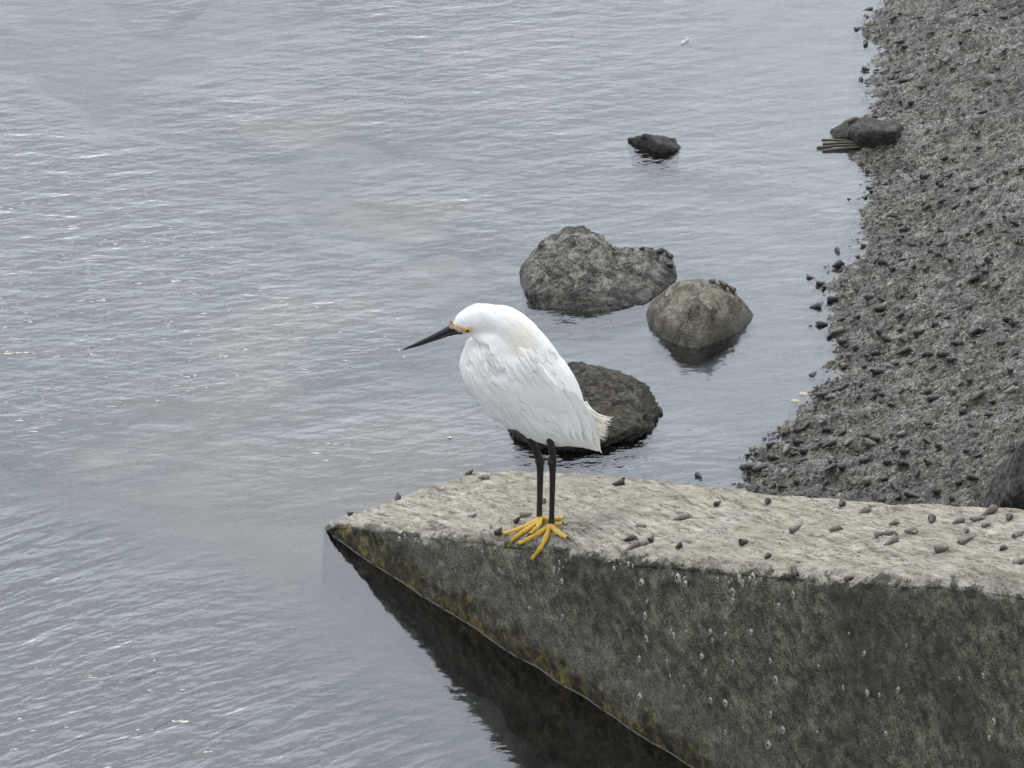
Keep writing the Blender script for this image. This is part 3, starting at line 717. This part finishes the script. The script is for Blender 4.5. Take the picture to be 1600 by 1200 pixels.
for i, (px, py, r) in enumerate(bars):
    p, n = hit(bt, px, py)
    if p is None: continue
    o = bpy.data.objects.new('barnacle', bm_[i % 4]); C.objects.link(o); n = Vector(-wnv if py > 880 else n)
    q = n.to_track_quat('Z', 'Y'); sc = r*.00066
    o.matrix_world = Matrix.Translation(Vector(p)+n*.0006) @ q.to_matrix().to_4x4() @ Matrix.Rotation(random.uniform(-.4, .4), 4, 'Z') @ Matrix.Diagonal((sc*random.uniform(.75, 1.15), sc*random.uniform(.8, 1.3), sc*random.uniform(.4, 1.0), 1))
    wv = where(px, py)
    lb = {None: 'small whitish ring-shaped barnacle low on the dark wall of the beam',
          'near the beam\'s left tip': 'tiny pale barnacle on the dark side near the beam\'s left tip',
          'below the egret\'s yellow feet': 'pale barnacle on the wall below the egret\'s yellow feet',
          'just under the beam\'s front edge': 'pale barnacle just under the beam\'s front edge'}[wv]
    gp = {None: 'barnacles low on the wall', 'near the beam\'s left tip': 'barnacles near the tip', 'below the egret\'s yellow feet': 'barnacles below the egret',
          'just under the beam\'s front edge': 'barnacles under the front edge'}[wv]
    tag(o, lb, 'barnacle', gp)

# ------------------------------------------------------------------ snails and bits on rocks / in the water
def put(px, py, tree_o, kind, an, sc, lb, gp):
    d = ray(px, py); d /= np.linalg.norm(d)
    inv = tree_o.matrix_world.inverted() if False else Matrix.Translation(-Vector(tree_o.location))
    t = bvh(tree_o); r = t.ray_cast(inv @ Vector(CAM), Vector(d))
    k_ = 0
    while r[0] is None and k_ < 30:
        k_ += 1; d = ray(px, py+k_); d /= np.linalg.norm(d); r = t.ray_cast(inv @ Vector(CAM), Vector(d))
    if r[0] is None: p = onz(px, py, .03); n = (0, 0, 1)
    else: p = np.array(r[0])+np.array(tree_o.location); n = r[1]
    snail(p, n, R(an), kind, sc, lb, gp)
put(1128, 444, r_b, (1, 2), -30, .95, 'reddish snail on top of the round tan boulder, left of two touching', 'snails on the round boulder')
put(1141, 451, r_b, (1, 2), -35, .95, 'reddish snail on top of the round tan boulder, right of two touching', 'snails on the round boulder')
put(1111, 440, r_b, (2, 1), 20, .8, 'small grey snail on the boulder\'s crest left of the reddish two', 'snails on the round boulder')
put(1108, 482, r_b, (2, 1), -60, .8, 'small tan snail in the middle of the boulder\'s face', 'snails on the round boulder')
put(1030, 396, big_rock, (1, 0), 15, 1.0, 'dark snail on the upper right shoulder of the large grey rock', 'snails on the large grey rock')
put(1043, 400, big_rock, (1, 0), -40, 1.0, 'dark snail at the far right tip of the large grey rock', 'snails on the large grey rock')
put(1045, 415, big_rock, (2, 0), 0, .9, 'small dark snail under the two on the grey rock\'s right end', 'snails on the large grey rock')
put(1002, 390, big_rock, (2, 0), 30, .7, 'tiny dark snail on the grey rock\'s top ridge', 'snails on the large grey rock')
put(1333, 191, r_e, (1, 2), 0, 1.0, 'reddish brown snail on the muddy rock by the shore', None)
for (px, py, lb) in [(1282, 445, 'dark pebble-like snail alone in the water off the shore'), (1352, 70, 'dark snail at the waterline near the top of the picture'),
                     (1353, 110, 'brown snail in the water just off the upper shore'), (1309, 394, 'small dark snail in the water beside the shore clump'), (1092, 746, 'dark snail poking from the water behind the beam')]:
    snail(onz(px, py), (0, 0, 1), random.uniform(0, 3), (1, 0), .8, lb, None)
# twigs by the shore rock
m_twig = mat_plain('dark_twig', (.07, .055, .035), .5)
def stick(pts, rad, name, mat, label, cat, group=None):
    st = [(*p, rad*(1-.3*i/(len(pts)-1)), rad*(1-.3*i/(len(pts)-1))) for i, p in enumerate(pts)]
    V, F = loft(st, (0, .3, 1), 14, 7); c = np.mean(V, 0); o = link(name, mesh(name, [v-c for v in V], F), mat, loc=tuple(c)); tag(o, label, cat, group); return o
for (a, b, r, lb) in [((1284, 219, .008), (1345, 222, .006), .0026, 'pale-topped twig, uppermost of the sticks by the shore rock'),
                      ((1286, 225, .006), (1370, 223, .006), .0028, 'straight dark twig in the middle of the sticks by the shore rock'),
                      ((1277, 231, .002), (1350, 226, .004), .0030, 'dark twig reaching farthest left into the water by the shore rock'),
                      ((1286, 236, .001), (1385, 227, .002), .0030, 'lowest twig, lying in the water in front of the shore rock')]:
    p0 = onz(*a); p1 = onz(*b); stick([p0, p0*.6+p1*.4+[0, 0, .0015], p1], r, 'twig', m_twig, lb, 'twig', 'twigs by the shore rock')
m_pale = mat_plain('pale_shell', (.42, .39, .30), .4)
def clam(px, py, sc, an, lb):
    V = []; F = []; k = 12; n = 5
    for i in range(n):
        t = i/(n-1)*math.pi/2
        for j in range(k):
            th = 2*math.pi*j/k; V.append((math.cos(t)*math.cos(th)*1.5*sc, math.cos(t)*math.sin(th)*sc, math.sin(t)*.5*sc))
    for i in range(n-1):
        for j in range(k): F.append((i*k+j, i*k+(j+1) % k, (i+1)*k+(j+1) % k, (i+1)*k+j))
    p = onz(px, py); z = max(0, float(ground_z(np.array(p[0]), np.array(p[1]))))
    o = link('clam_shell', mesh('clam_shell', V, F), m_pale, loc=(p[0], p[1], z)); o.rotation_euler = (.15, .1, an); tag(o, lb, 'shell')
clam(1243, 627, .0050, .2, 'pale yellowish clam shell in the water at the shoreline bend, lower of two'); clam(1256, 616, .0056, -.1, 'whitish clam shell touching the shore mud, upper of two')
clam(1330, 452, .0042, .1, 'pale yellow shell in the dark clump at the shoreline')
m_foam = mat_plain('white_fleck', (.8, .8, .78), .4)
for (px, py, rr, lb) in [(703, 685, .003, 'tiny white foam bubble floating left of the egret')]:
    V, F = loft([(-.002, 0, 0, .0012, .001), (0, .002, 0, .0016, .001), (.002, 0, 0, .0012, .001)], (0, 0, 1), 8, 8)
    o = link('foam_bubble', mesh('foam_bubble', V, F), m_foam, loc=tuple(onz(px, py)+[0, 0, .001])); tag(o, lb, 'foam')
p0 = onz(1065, 68, .002); p1 = onz(1076, 60, .002)
stick([p0, (p0+p1)/2+[0, 0, .001], p1], .0013, 'feather_fleck', m_foam, 'small white feather scrap floating near the top of the picture', 'feather')

# ------------------------------------------------------------------ THE EGRET
def foot_pt(px, py, lift=.0038):
    p, n = hit(bt, px, py)
    if p is None: p = onplane(px, py, W0, wnv); n = -wnv
    return p+np.array(n)*lift*.6+np.array([0, 0, lift*.5])
nf = foot_pt(862, 829, .005); ff = foot_pt(846, 818, .005)
print('near foot', nf, 'far foot', ff, 'sep', nf-ff)
YN, YF = nf[1], ff[1]; YB = (YN+YF)/2
def B(px, py, dy=0.0): return ony(px, py, YB+dy)
PXM = float(np.linalg.norm(B(801, 600)-B(800, 600)))          # metres per photo pixel at the bird
def st(px, py, r, hw, dy=0.0):
    p = B(px, py, dy); return (p[0], p[1], p[2], r*PXM*1.04, hw)

M = Mat('egret_feathers'); o_ = M.tc.outputs['Object']
v1 = M.mapv((1, 1, 1), (0, R(-52), 0)); v2 = M.mapv((38, 110, 190), (0, 0, 0), v1)
fe = M.noise(v2, 1.0, 5, .6, .6); soft = M.noise(o_, 22, 3)
cream = M.attr('cream')
colf = M.mix(cream, (.83, .83, .82), (.82, .76, .62))
colf = M.mix(M.ramp(fe, [(.35, .0), (.55, 0.0)]), colf, (.62, .63, .63))
m_fe = M.set(Base_Color=colf, Roughness=.75, Normal=M.bump(M.math('ADD', fe, M.math('MULTIPLY', soft, .6)), .40, .004), Subsurface_Weight=.12, Subsurface_Radius=(.01, .01, .01))
m_leg = mat_plain('black_leg_skin', (.012, .009, .0085), .5, .5, 500)
m_foot = mat_plain('yellow_foot_skin', (.70, .44, .045), .5, .6, 420)
m_claw = mat_plain('black_claw', (.02, .018, .018), .3)
m_bill = mat_plain('black_bill', (.022, .021, .022), .28, .15, 200)
Ml = Mat('facial_skin'); nn = Ml.noise(Ml.tc.outputs['Object'], 160, 3)
m_lore = Ml.set(Base_Color=Ml.ramp(nn, [(.35, (.62, .40, .22)), (.65, (.80, .58, .40))]), Roughness=.5)
m_iris = mat_plain('yellow_iris', (.60, .38, .05), .2, .1); m_pup = mat_plain('pupil', (.01, .01, .01), .1, .0)

egret = empty('egret', (float((nf[0]+ff[0])/2), float(YB), float(min(nf[2], ff[2]))-.005))
tag(egret, 'white snowy egret with black bill and legs and yellow feet standing on the concrete beam', 'egret')

body_st = [st(772, 514, 33, .026), st(774, 530, 46, .034), st(784, 558, 64, .043), st(811, 581, 64, .050), st(835, 608, 63, .051), st(857, 636, 58, .047), st(877, 655, 48, .038),
           st(900, 671, 33, .024), st(921, 689, 15, .011), st(937, 704, 3, .004)]
head_st = [st(708, 511, 6, .0055), st(716, 508, 12, .010), st(728, 503, 19, .016), st(745, 499, 24, .019), st(765, 500, 25, .020), st(785, 508, 31, .025), st(805, 528, 36, .031), st(828, 560, 40, .036), st(848, 592, 42, .040)]
breast_st = [st(752, 549, 18, .020), st(749, 556, 27, .030), st(752, 575, 32, .038), st(766, 600, 32, .038), st(790, 625, 32, .036), st(815, 648, 28, .032)]
thighN = [st(835, 640, 24, .018, -.022), st(845, 662, 18, .015, -.024), st(855, 680, 8, .008, (YN-YB)*.9), st(858, 688, 4.5, .0045, YN-YB)]
thighF = [st(812, 640, 24, .018, .022), st(818, 660, 17, .014, .022), st(824, 675, 8, .008, (YF-YB)*.9), st(827, 684, 4.5, .0045, YF-YB)]
def legst(lst, Yp):
    out = []
    for (px, py, r) in lst:
        p = ony(px, py, Yp); out.append((p[0], p[1], p[2], r*PXM*1.08, r*PXM*1.08))
    return out
legN = legst([(857, 680, 5), (861, 695, 5.4), (863.5, 708, 5.4), (863.5, 716, 5.8), (862.6, 722, 7.0), (863.3, 729, 5.4), (863.3, 742, 4.6), (862.8, 775, 4.1), (862, 805, 4.0), (861.5, 818, 4.8), (861.5, 825, 5.4)], YN)
legF = legst([(824, 674, 5), (830, 688, 5.2), (836, 700, 5.6), (841, 712, 5.6), (843.3, 720, 7.2), (844, 727, 5.8), (844, 742, 4.9), (843.5, 775, 4.3), (842.8, 800, 4.2), (843.5, 812, 4.6)], YF)
parts = [loft(body_st, n=60, k=40), loft(head_st, n=40, k=32), loft(breast_st, n=40, k=32), loft(thighN, n=24, k=20), loft(thighF, n=24, k=20)]
V, F, _ = join(parts); bme = remesh(V, F, .0026, 10, .5)
# leg and foot meshes fused with the body into one mesh
legparts = [loft(legN, n=70, k=16), loft(legF, n=70, k=16)]
def toe(pal, mid, tip, r0=4.0, r1=2.4, hum=0.0015):
    P_ = [np.array(pal), *[np.array(m_) for m_ in mid], np.array(tip)]
    T = catmull([tuple(p) for p in P_], 30); out = []
    for i, p in enumerate(T):
        t = i/29; k = 1+.17*math.cos(t*3.0*2*math.pi)
        r = (r0+(r1-r0)*t)*1.02*PXM*k; q = p.copy(); q[2] += hum*math.sin(math.pi*t); out.append((*q, r, r*.95))
    return loft(out, (0, 0, 1), 60, 12), T
toes = []; claws = []
def claw(T, L=.010, r=.0019, droop=.004):
    d = T[-1]-T[-4]; d /= np.linalg.norm(d); p = T[-1]
    pts_ = [(*(p-d*.001+[0, 0, .0005]), r, r), (*(p+d*L*.4+[0, 0, .0008]), r*.85, r*.85), (*(p+d*L*.8-[0, 0, droop*.3]), r*.5, r*.5), (*(p+d*L-[0, 0, droop]), .0002, .0002)]
    return loft(pts_, (0, 1, 0), 16, 8)
def foot(palm, tl):
    for (mids, tip, r0, r1) in tl:
        mp = [foot_pt(*m_) for m_ in mids]; tp_ = foot_pt(*tip)
        (v, f), T = toe(palm, mp, tp_, r0, r1); toes.append((v, f)); claws.append(claw(T))
foot(nf+np.array([0, 0, .003]), [([(845, 837), (828, 846)], (814, 852), 4.8, 2.9), ([(855, 845), (846, 860)], (834, 874), 5.0, 3.0), ([(872, 836), (880, 841)], (887, 843), 4.6, 3.0), ([(870, 825)], (877, 822), 4.0, 2.8)])
foot(ff+np.array([0, 0, .003]), [([(828, 825), (810, 832)], (790, 836), 4.6, 2.7), ([(832, 828), (814, 839), (805, 845)], (794, 855), 4.8, 2.9), ([(840, 829)], (830, 838), 4.4, 3.0), ([(862, 816), (872, 815)], (879, 813), 4.4, 2.8)])
yank = [loft(legst([(844.5, 808, 3.0), (846, 813, 5.5), (847, 819, 6.8), (848, 823, 4)], YF-.002), n=16, k=14), loft(legst([(861.5, 823, 4.2), (861.5, 827, 6.4), (861, 832, 5.0)], YN-.001), n=14, k=14)]
Vb = co(bme); Fb = [tuple(p.vertices) for p in bme.polygons]
V, F, MI = join([(list(Vb), Fb, 0)]+[(v, f, 1) for v, f in legparts]+[(v, f, 2) for v, f in toes+yank]+[(v, f, 3) for v, f in claws])
me = mesh('body', V, F); Q = co(me)
# cream wash on nape and rump, measured in photo pixels of the bird's own side plane
def bird_uv(Q):
    d = Q-CAM; f = d@FWD; return 800+FPX*d[:, 0]/f, 600-FPX*(d@UPV)/f
def cream_of(Q):
    ub = (Q[:, 0]-B(800, 600)[0])/PXM+800; vb = 600-(Q[:, 2]-B(800, 600)[2])*math.cos(PITCH)/PXM
    n1 = np.exp(-(((ub-815)/26)**2+((vb-515)/24)**2)); n2 = np.exp(-(((ub-945)/20)**2+((vb-668)/24)**2))
    return np.clip(.75*n1+.6*n2+.04, 0, 1)
# soft relief in the plumage
nb0 = len(Vb); N = nrm(me); rel = .0012*fbm(Q[:, 0]*28, Q[:, 1]*28, Q[:, 2]*28, 90, 3); rel[nb0:] = 0
# crease between folded neck and breast
def crease(Q, pts, w, depth):
    L_ = np.array([B(*p) for p in pts])[:, [0, 2]]; T = catmull([tuple(p) for p in L_], 60)
    D = np.min(np.hypot(Q[:, None, 0]-T[None, :, 0], Q[:, None, 2]-T[None, :, 1]), 1); return -depth*np.exp(-(D/w)**2)
nsel = slice(0, nb0)
rel[nsel] += crease(Q[nsel], [(728, 527), (742, 529), (758, 540), (772, 563), (784, 563)], .006, .005)
rel[nsel] += crease(Q[nsel], [(716, 522), (730, 526), (745, 527), (760, 529)], .004, .0055)
rel[nsel] += crease(Q[nsel], [(834, 560), (843, 570), (856, 588), (878, 604), (896, 622)], .006, .0035)
fd = Q[nsel]; fu = fd[:, 0]*.62-fd[:, 2]*.78; fv = fd[:, 0]*.78+fd[:, 2]*.62
rel[nsel] +=   .0012*fbm(fu*30, fv*150, fd[:, 1]*110, 95, 3, .6)
setco(me, Q+N*rel[:, None]); attr(me, 'cream', cream_of(Q)*(np.arange(len(Q)) < nb0))
body = link('body', me, [m_fe, m_leg, m_foot, m_claw], egret); me.polygons.foreach_set('material_index', MI)

# ---- feathers
def feather(base, tip, wid, dy0, dy1, bow=0.0, th=.0012, n=16, k=7, round_=.55):
    """flat vane from base to tip (photo px of the side plane), convex outwards"""
    b = B(*base, dy0); t = B(*tip, dy1); ax = t-b; L = np.linalg.norm(ax); ax /= L; side = np.sign(dy0) if dy0 else -1
    out = np.array([0, side, 0.]); wv = np.cross(ax, out); wv /= np.linalg.norm(wv); V = []; F = []
    wr = wid*PXM*.5
    for layer in (0, 1):
        for i in range(n):
            u = i/(n-1); w_ = wr*(min(1, (u/.35))**.6 if u < .35 else 1)*(1-ss(round_, 1.0, u)**1.6*.96)
            for j in range(k):
                q = (j/(k-1)*2-1); p = b+ax*L*u+wv*(w_*q+bow*PXM*math.sin(math.pi*u)) + out*(th*.5*(1 if layer == 0 else -1)*(1-.7*abs(q))-abs(q)**2*w_*.30+.0005)
                V.append(p)
    m_ = n*k
    for i in range(n-1):
        for j in range(k-1):
            a = i*k+j; F.append((a, a+1, a+k+1, a+k)); F.append((m_+a, m_+a+k, m_+a+k+1, m_+a+1))
    return V, F
def wing(sgn):
    P_ = []
    # covert pad
    pad = remesh(*join([loft([st(786, 564, 7, .003, sgn*.034), st(802, 572, 22, .005, sgn*.034), st(820, 590, 33, .009, sgn*.042), st(842, 620, 34, .011, sgn*.042), st(862, 645, 25, .009, sgn*.036), st(880, 668, 10, .005, sgn*.030)], n=40, k=28)])[:2], .0024, 12, .5)
    P_.append((list(co(pad)), [tuple(p.vertices) for p in pad.polygons]))
    # secondaries / primaries
    for (b, t, w_, d0, d1, bow) in [((845, 610), (892, 689), 26, .050, .036, 2), ((835, 615), (876, 683), 24, .049, .036, 2), ((822, 610), (858, 677), 22, .050, .038, 3),
                                    ((865, 600), (912, 692), 26, .046, .028, 2), ((880, 605), (928, 699), 26, .040, .018, 1), ((892, 610), (940, 708), 24, .032, .009, 1), ((855, 620), (902, 690), 22, .046, .031, 0),
                                    ((812, 600), (845, 668), 20, .050, .040, 3)]:
        P_.append(feather(b, t, w_, sgn*d0, sgn*d1, bow))
    V, F, _ = join(P_); 
    me0 = mesh('w0', V, F); tr_ = BVHTree.FromPolygons([tuple(p) for p in V], [tuple(f) for f in F]); rr = random.Random(17)
    for row in range(9):                                         # overlapping covert feathers laid on the pad
        for q_ in range(7-row//3):
            u_ = row/8; bx = 796+u_*66+q_*5.2-14+rr.uniform(-2, 2); by = 566+u_*78-q_*7.5+14+rr.uniform(-2, 2); Lf = rr.uniform(20, 30)
            tx, ty = bx+Lf*.62, by+Lf*.80
            if not (780 < bx < 880) or (by < 572 and bx < 806): continue
            ys_ = []
            for (ax_, ay_) in ((bx, by), (tx, ty)):
                p = B(ax_, ay_); h_ = tr_.ray_cast(Vector((p[0], YB+sgn*.3, p[2])), Vector((0, -sgn, 0))); ys_.append((h_[0].y-YB) if h_[0] is not None else None)
            if None in ys_: continue
            P_.append(feather((bx, by), (tx, ty), rr.uniform(13, 17), ys_[0]-sgn*.0012, ys_[1]+sgn*.0012, 0, .0009, 10, 5, .4))
    V, F, _ = join(P_); me = mesh('wing', V, F); attr(me, 'cream', cream_of(np.array(V))*.8); return link('wing', me, m_fe, egret)
wing(-1); wing(1)
# ---- loose plumes
def strand(pts, r, dy):
    st_ = []
    for i, (px, py) in enumerate(pts):
        p = B(px, py, dy); t = i/(len(pts)-1); rr = max(r*PXM*(1-t)**.6, .00012); st_.append((*p, rr, rr*.6))
    return loft(st_, (0, 1, 0), 10, 5)
P_ = []; r_ = random.Random(5)
for i in range(70):
    y0 = r_.uniform(628, 672); x0 = 915+(y0-628)*.35+r_.uniform(-6, 3); a = r_.uniform(-.05, 1.0)
    tx = 956-12*a+r_.uniform(-8, 3)-.0; ty = 655+34*a+r_.uniform(-4, 4); mx_ = (x0+tx)/2-2; my_ = (y0+ty)/2+r_.uniform(1, 6)
    dy = r_.uniform(-.016, .016); P_.append(strand([(x0, y0), (mx_, my_), (tx, ty)], r_.uniform(1.6, 3.2), dy))
V, F, _ = join(P_); me = mesh('tail_plumes', V, F); attr(me, 'cream', np.full(len(V), .6)); link('tail_plumes', me, m_fe, egret)
P_ = []
for i in range(46):
    t = r_.random(); x0 = 752+t*35; y0 = 600+t*38+r_.uniform(-10, 4); L = r_.uniform(40, 70); tx = x0+L*.72; ty = y0+L*.82+r_.uniform(-4, 2)
    tx = min(tx, 838); ty = min(ty, 684); dy = -.036+r_.uniform(-.004, .020)
    P_.append(strand([(x0, y0), ((x0+tx)/2-4, (y0+ty)/2+2), (tx, ty)], r_.uniform(1.6, 3.2), dy))
V, F, _ = join(P_); me = mesh('breast_plumes', V, F); attr(me, 'cream', np.full(len(V), .12)); link('breast_plumes', me, m_fe, egret)
P_ = []
for i in range(14):
    x0 = 800+r_.uniform(-6, 8); y0 = 494+(x0-800)*.7+r_.uniform(0, 6); P_.append(strand([(x0, y0), (x0+16, y0+11), (x0+30+r_.uniform(0, 6), y0+24+r_.uniform(0, 4))], 1.3, r_.uniform(-.012, .012)))
V, F, _ = join(P_); me = mesh('nape_plumes', V, F); attr(me, 'cream', np.full(len(V), .4)); link('nape_plumes', me, m_fe, egret)

# contour feathers: slim soft plumes lying on breast, flank and back
P_ = []; tb = bvh(body); r_ = random.Random(9)
for i in range(190):
    x0 = r_.uniform(728, 905); y0 = r_.uniform(520, 652); L = r_.uniform(14, 28); a_ = math.radians(r_.gauss(54, 7)); w_ = r_.uniform(1.8, 3.6)
    if x0 < 750: a_ = math.radians(r_.gauss(66, 6))
    pp = []
    for q in (0, .5, 1):
        px_, py_ = x0+math.cos(a_)*L*q, y0+math.sin(a_)*L*q+2.5*math.sin(math.pi*q); p = B(px_, py_)
        h_ = tb.ray_cast(Vector((p[0], YB-.3, p[2])), Vector((0, 1, 0)))
        if h_[0] is None: break
        pp.append((p[0], h_[0].y-.0001-.0006*q, p[2]))
    if len(pp) < 3: continue
    st_ = [(*p, w_*PXM*f, .0007*g) for p, f, g in zip([pp[0], tuple((np.array(pp[0])+pp[1])/2), pp[1], pp[2]], (.3, 1, 1, .08), (.4, 1, 1, .3))]
    P_.append(loft(st_, (0, 1, 0), 8, 6))
V, F, _ = join(P_); me = mesh('contour_plumes', V, F); attr(me, 'cream', cream_of(np.array(V))); link('contour_plumes', me, m_fe, egret)
# ---- bill (upper and lower), facial skin, eyes
up_ = [st(716, 512, 7.0, .0055), st(706, 513, 6.2, .0050), st(698, 516.5, 5.2, .0043), st(684, 523, 4.2, .0034), st(664, 532, 3.2, .0026), st(645, 540, 2.2, .0018), st(632, 545.5, 1.1, .0009), st(627.5, 547.2, .3, .0003)]
lo_ = [st(722, 517, 5.0, .0048), st(712, 518.5, 4.4, .0046), st(700, 522, 3.6, .0038), st(684, 528, 2.8, .0030), st(664, 535.5, 2.0, .0022), st(645, 542, 1.3, .0014), st(632, 546.3, .6, .0007)]
bill = link('bill', mesh('bill', *join([loft(up_, n=50, k=20), loft(lo_, n=40, k=18)])[:2]), m_bill, egret)
def headshell(pts, name, mat, sgn, th=.0012, shrink=0.0):
    """skin patch projected on the head's side"""
    tr = bvh(body); P2 = catmull(pts+[pts[0]], 40)[:-1]; c = P2.mean(0); V = []; F = []; rings = [1, .8, .5, .0]
    for ri, r in enumerate(rings):
        for q in P2:
            u = c+(q-c)*r; p = B(u[0], u[1]); h = tr.ray_cast(Vector((p[0], YB+sgn*.2, p[2])), Vector((0, -sgn, 0)))
            y = h[0].y if h[0] is not None and abs(h[0].y-YB) < .06 else YB+sgn*.006
            V.append((p[0], y+sgn*(th*(.15 if ri == 0 else 1)), p[2]))
    k = len(P2)
    for i in range(len(rings)-1):
        for j in range(k): F.append((i*k+j, i*k+(j+1) % k, (i+1)*k+(j+1) % k, (i+1)*k+j))
    return link(name, mesh(name, V, F), mat, egret)
lore_pts = [(701, 508), (706, 504), (716, 503), (727, 502), (735, 502), (739, 507), (736.5, 513), (729, 516), (720, 516.5), (711, 514)]
tr = None
for sgn in (-1, 1):
    headshell(lore_pts, 'facial_skin', m_lore, sgn)
    tr = bvh(body); p = B(730.5, 508); h = tr.ray_cast(Vector((p[0], YB+sgn*.2, p[2])), Vector((0, -sgn, 0))); y = h[0].y if h[0] is not None else YB+sgn*.015
    V = []; F = []; k = 20; Rr = .0044
    for i, (a, hgt) in enumerate([(1, 0), (.95, .35), (.8, .62), (.45, .9), (.44, .905), (.0, 1.0)]):
        for j in range(k):
            th = 2*math.pi*j/k; V.append((p[0]+Rr*a*math.cos(th), y+sgn*(.0008+.0022*hgt), p[2]+Rr*a*math.sin(th)))
    for i in range(5):
        for j in range(k): F.append((i*k+j, i*k+(j+1) % k, (i+1)*k+(j+1) % k, (i+1)*k+j))
    me = mesh('eye', V, F); e_ = link('eye', me, [m_iris, m_pup], egret); me.polygons.foreach_set('material_index', [0]*(3*k)+[1]*(2*k))
# water drops at the bill tip
Mg = Mat('drop'); m_drop = Mg.set(Base_Color=(.95, .97, 1.0), Roughness=.05, IOR=1.33, Transmission_Weight=.6)
for (px, py, r, lb) in [(623.5, 547, .0012, 'water drop hanging at the tip of the egret\'s bill'), (631, 557, .0013, 'falling water drop just below the egret\'s bill tip')]:
    p = B(px, py); V, F = loft([(0, 0, -r*1.2, r*.3, r*.3), (0, 0, -r*.4, r, r), (0, 0, r*.5, r*.8, r*.8), (0, 0, r*1.6, r*.15, r*.15)], (0, 1, 0), 12, 10)
    o = link('water_drop', mesh('water_drop', V, F), m_drop, loc=tuple(p)); tag(o, lb, 'water drop')
print('faces', sum(len(o.data.polygons) for o in S.objects if o.type == 'MESH'))
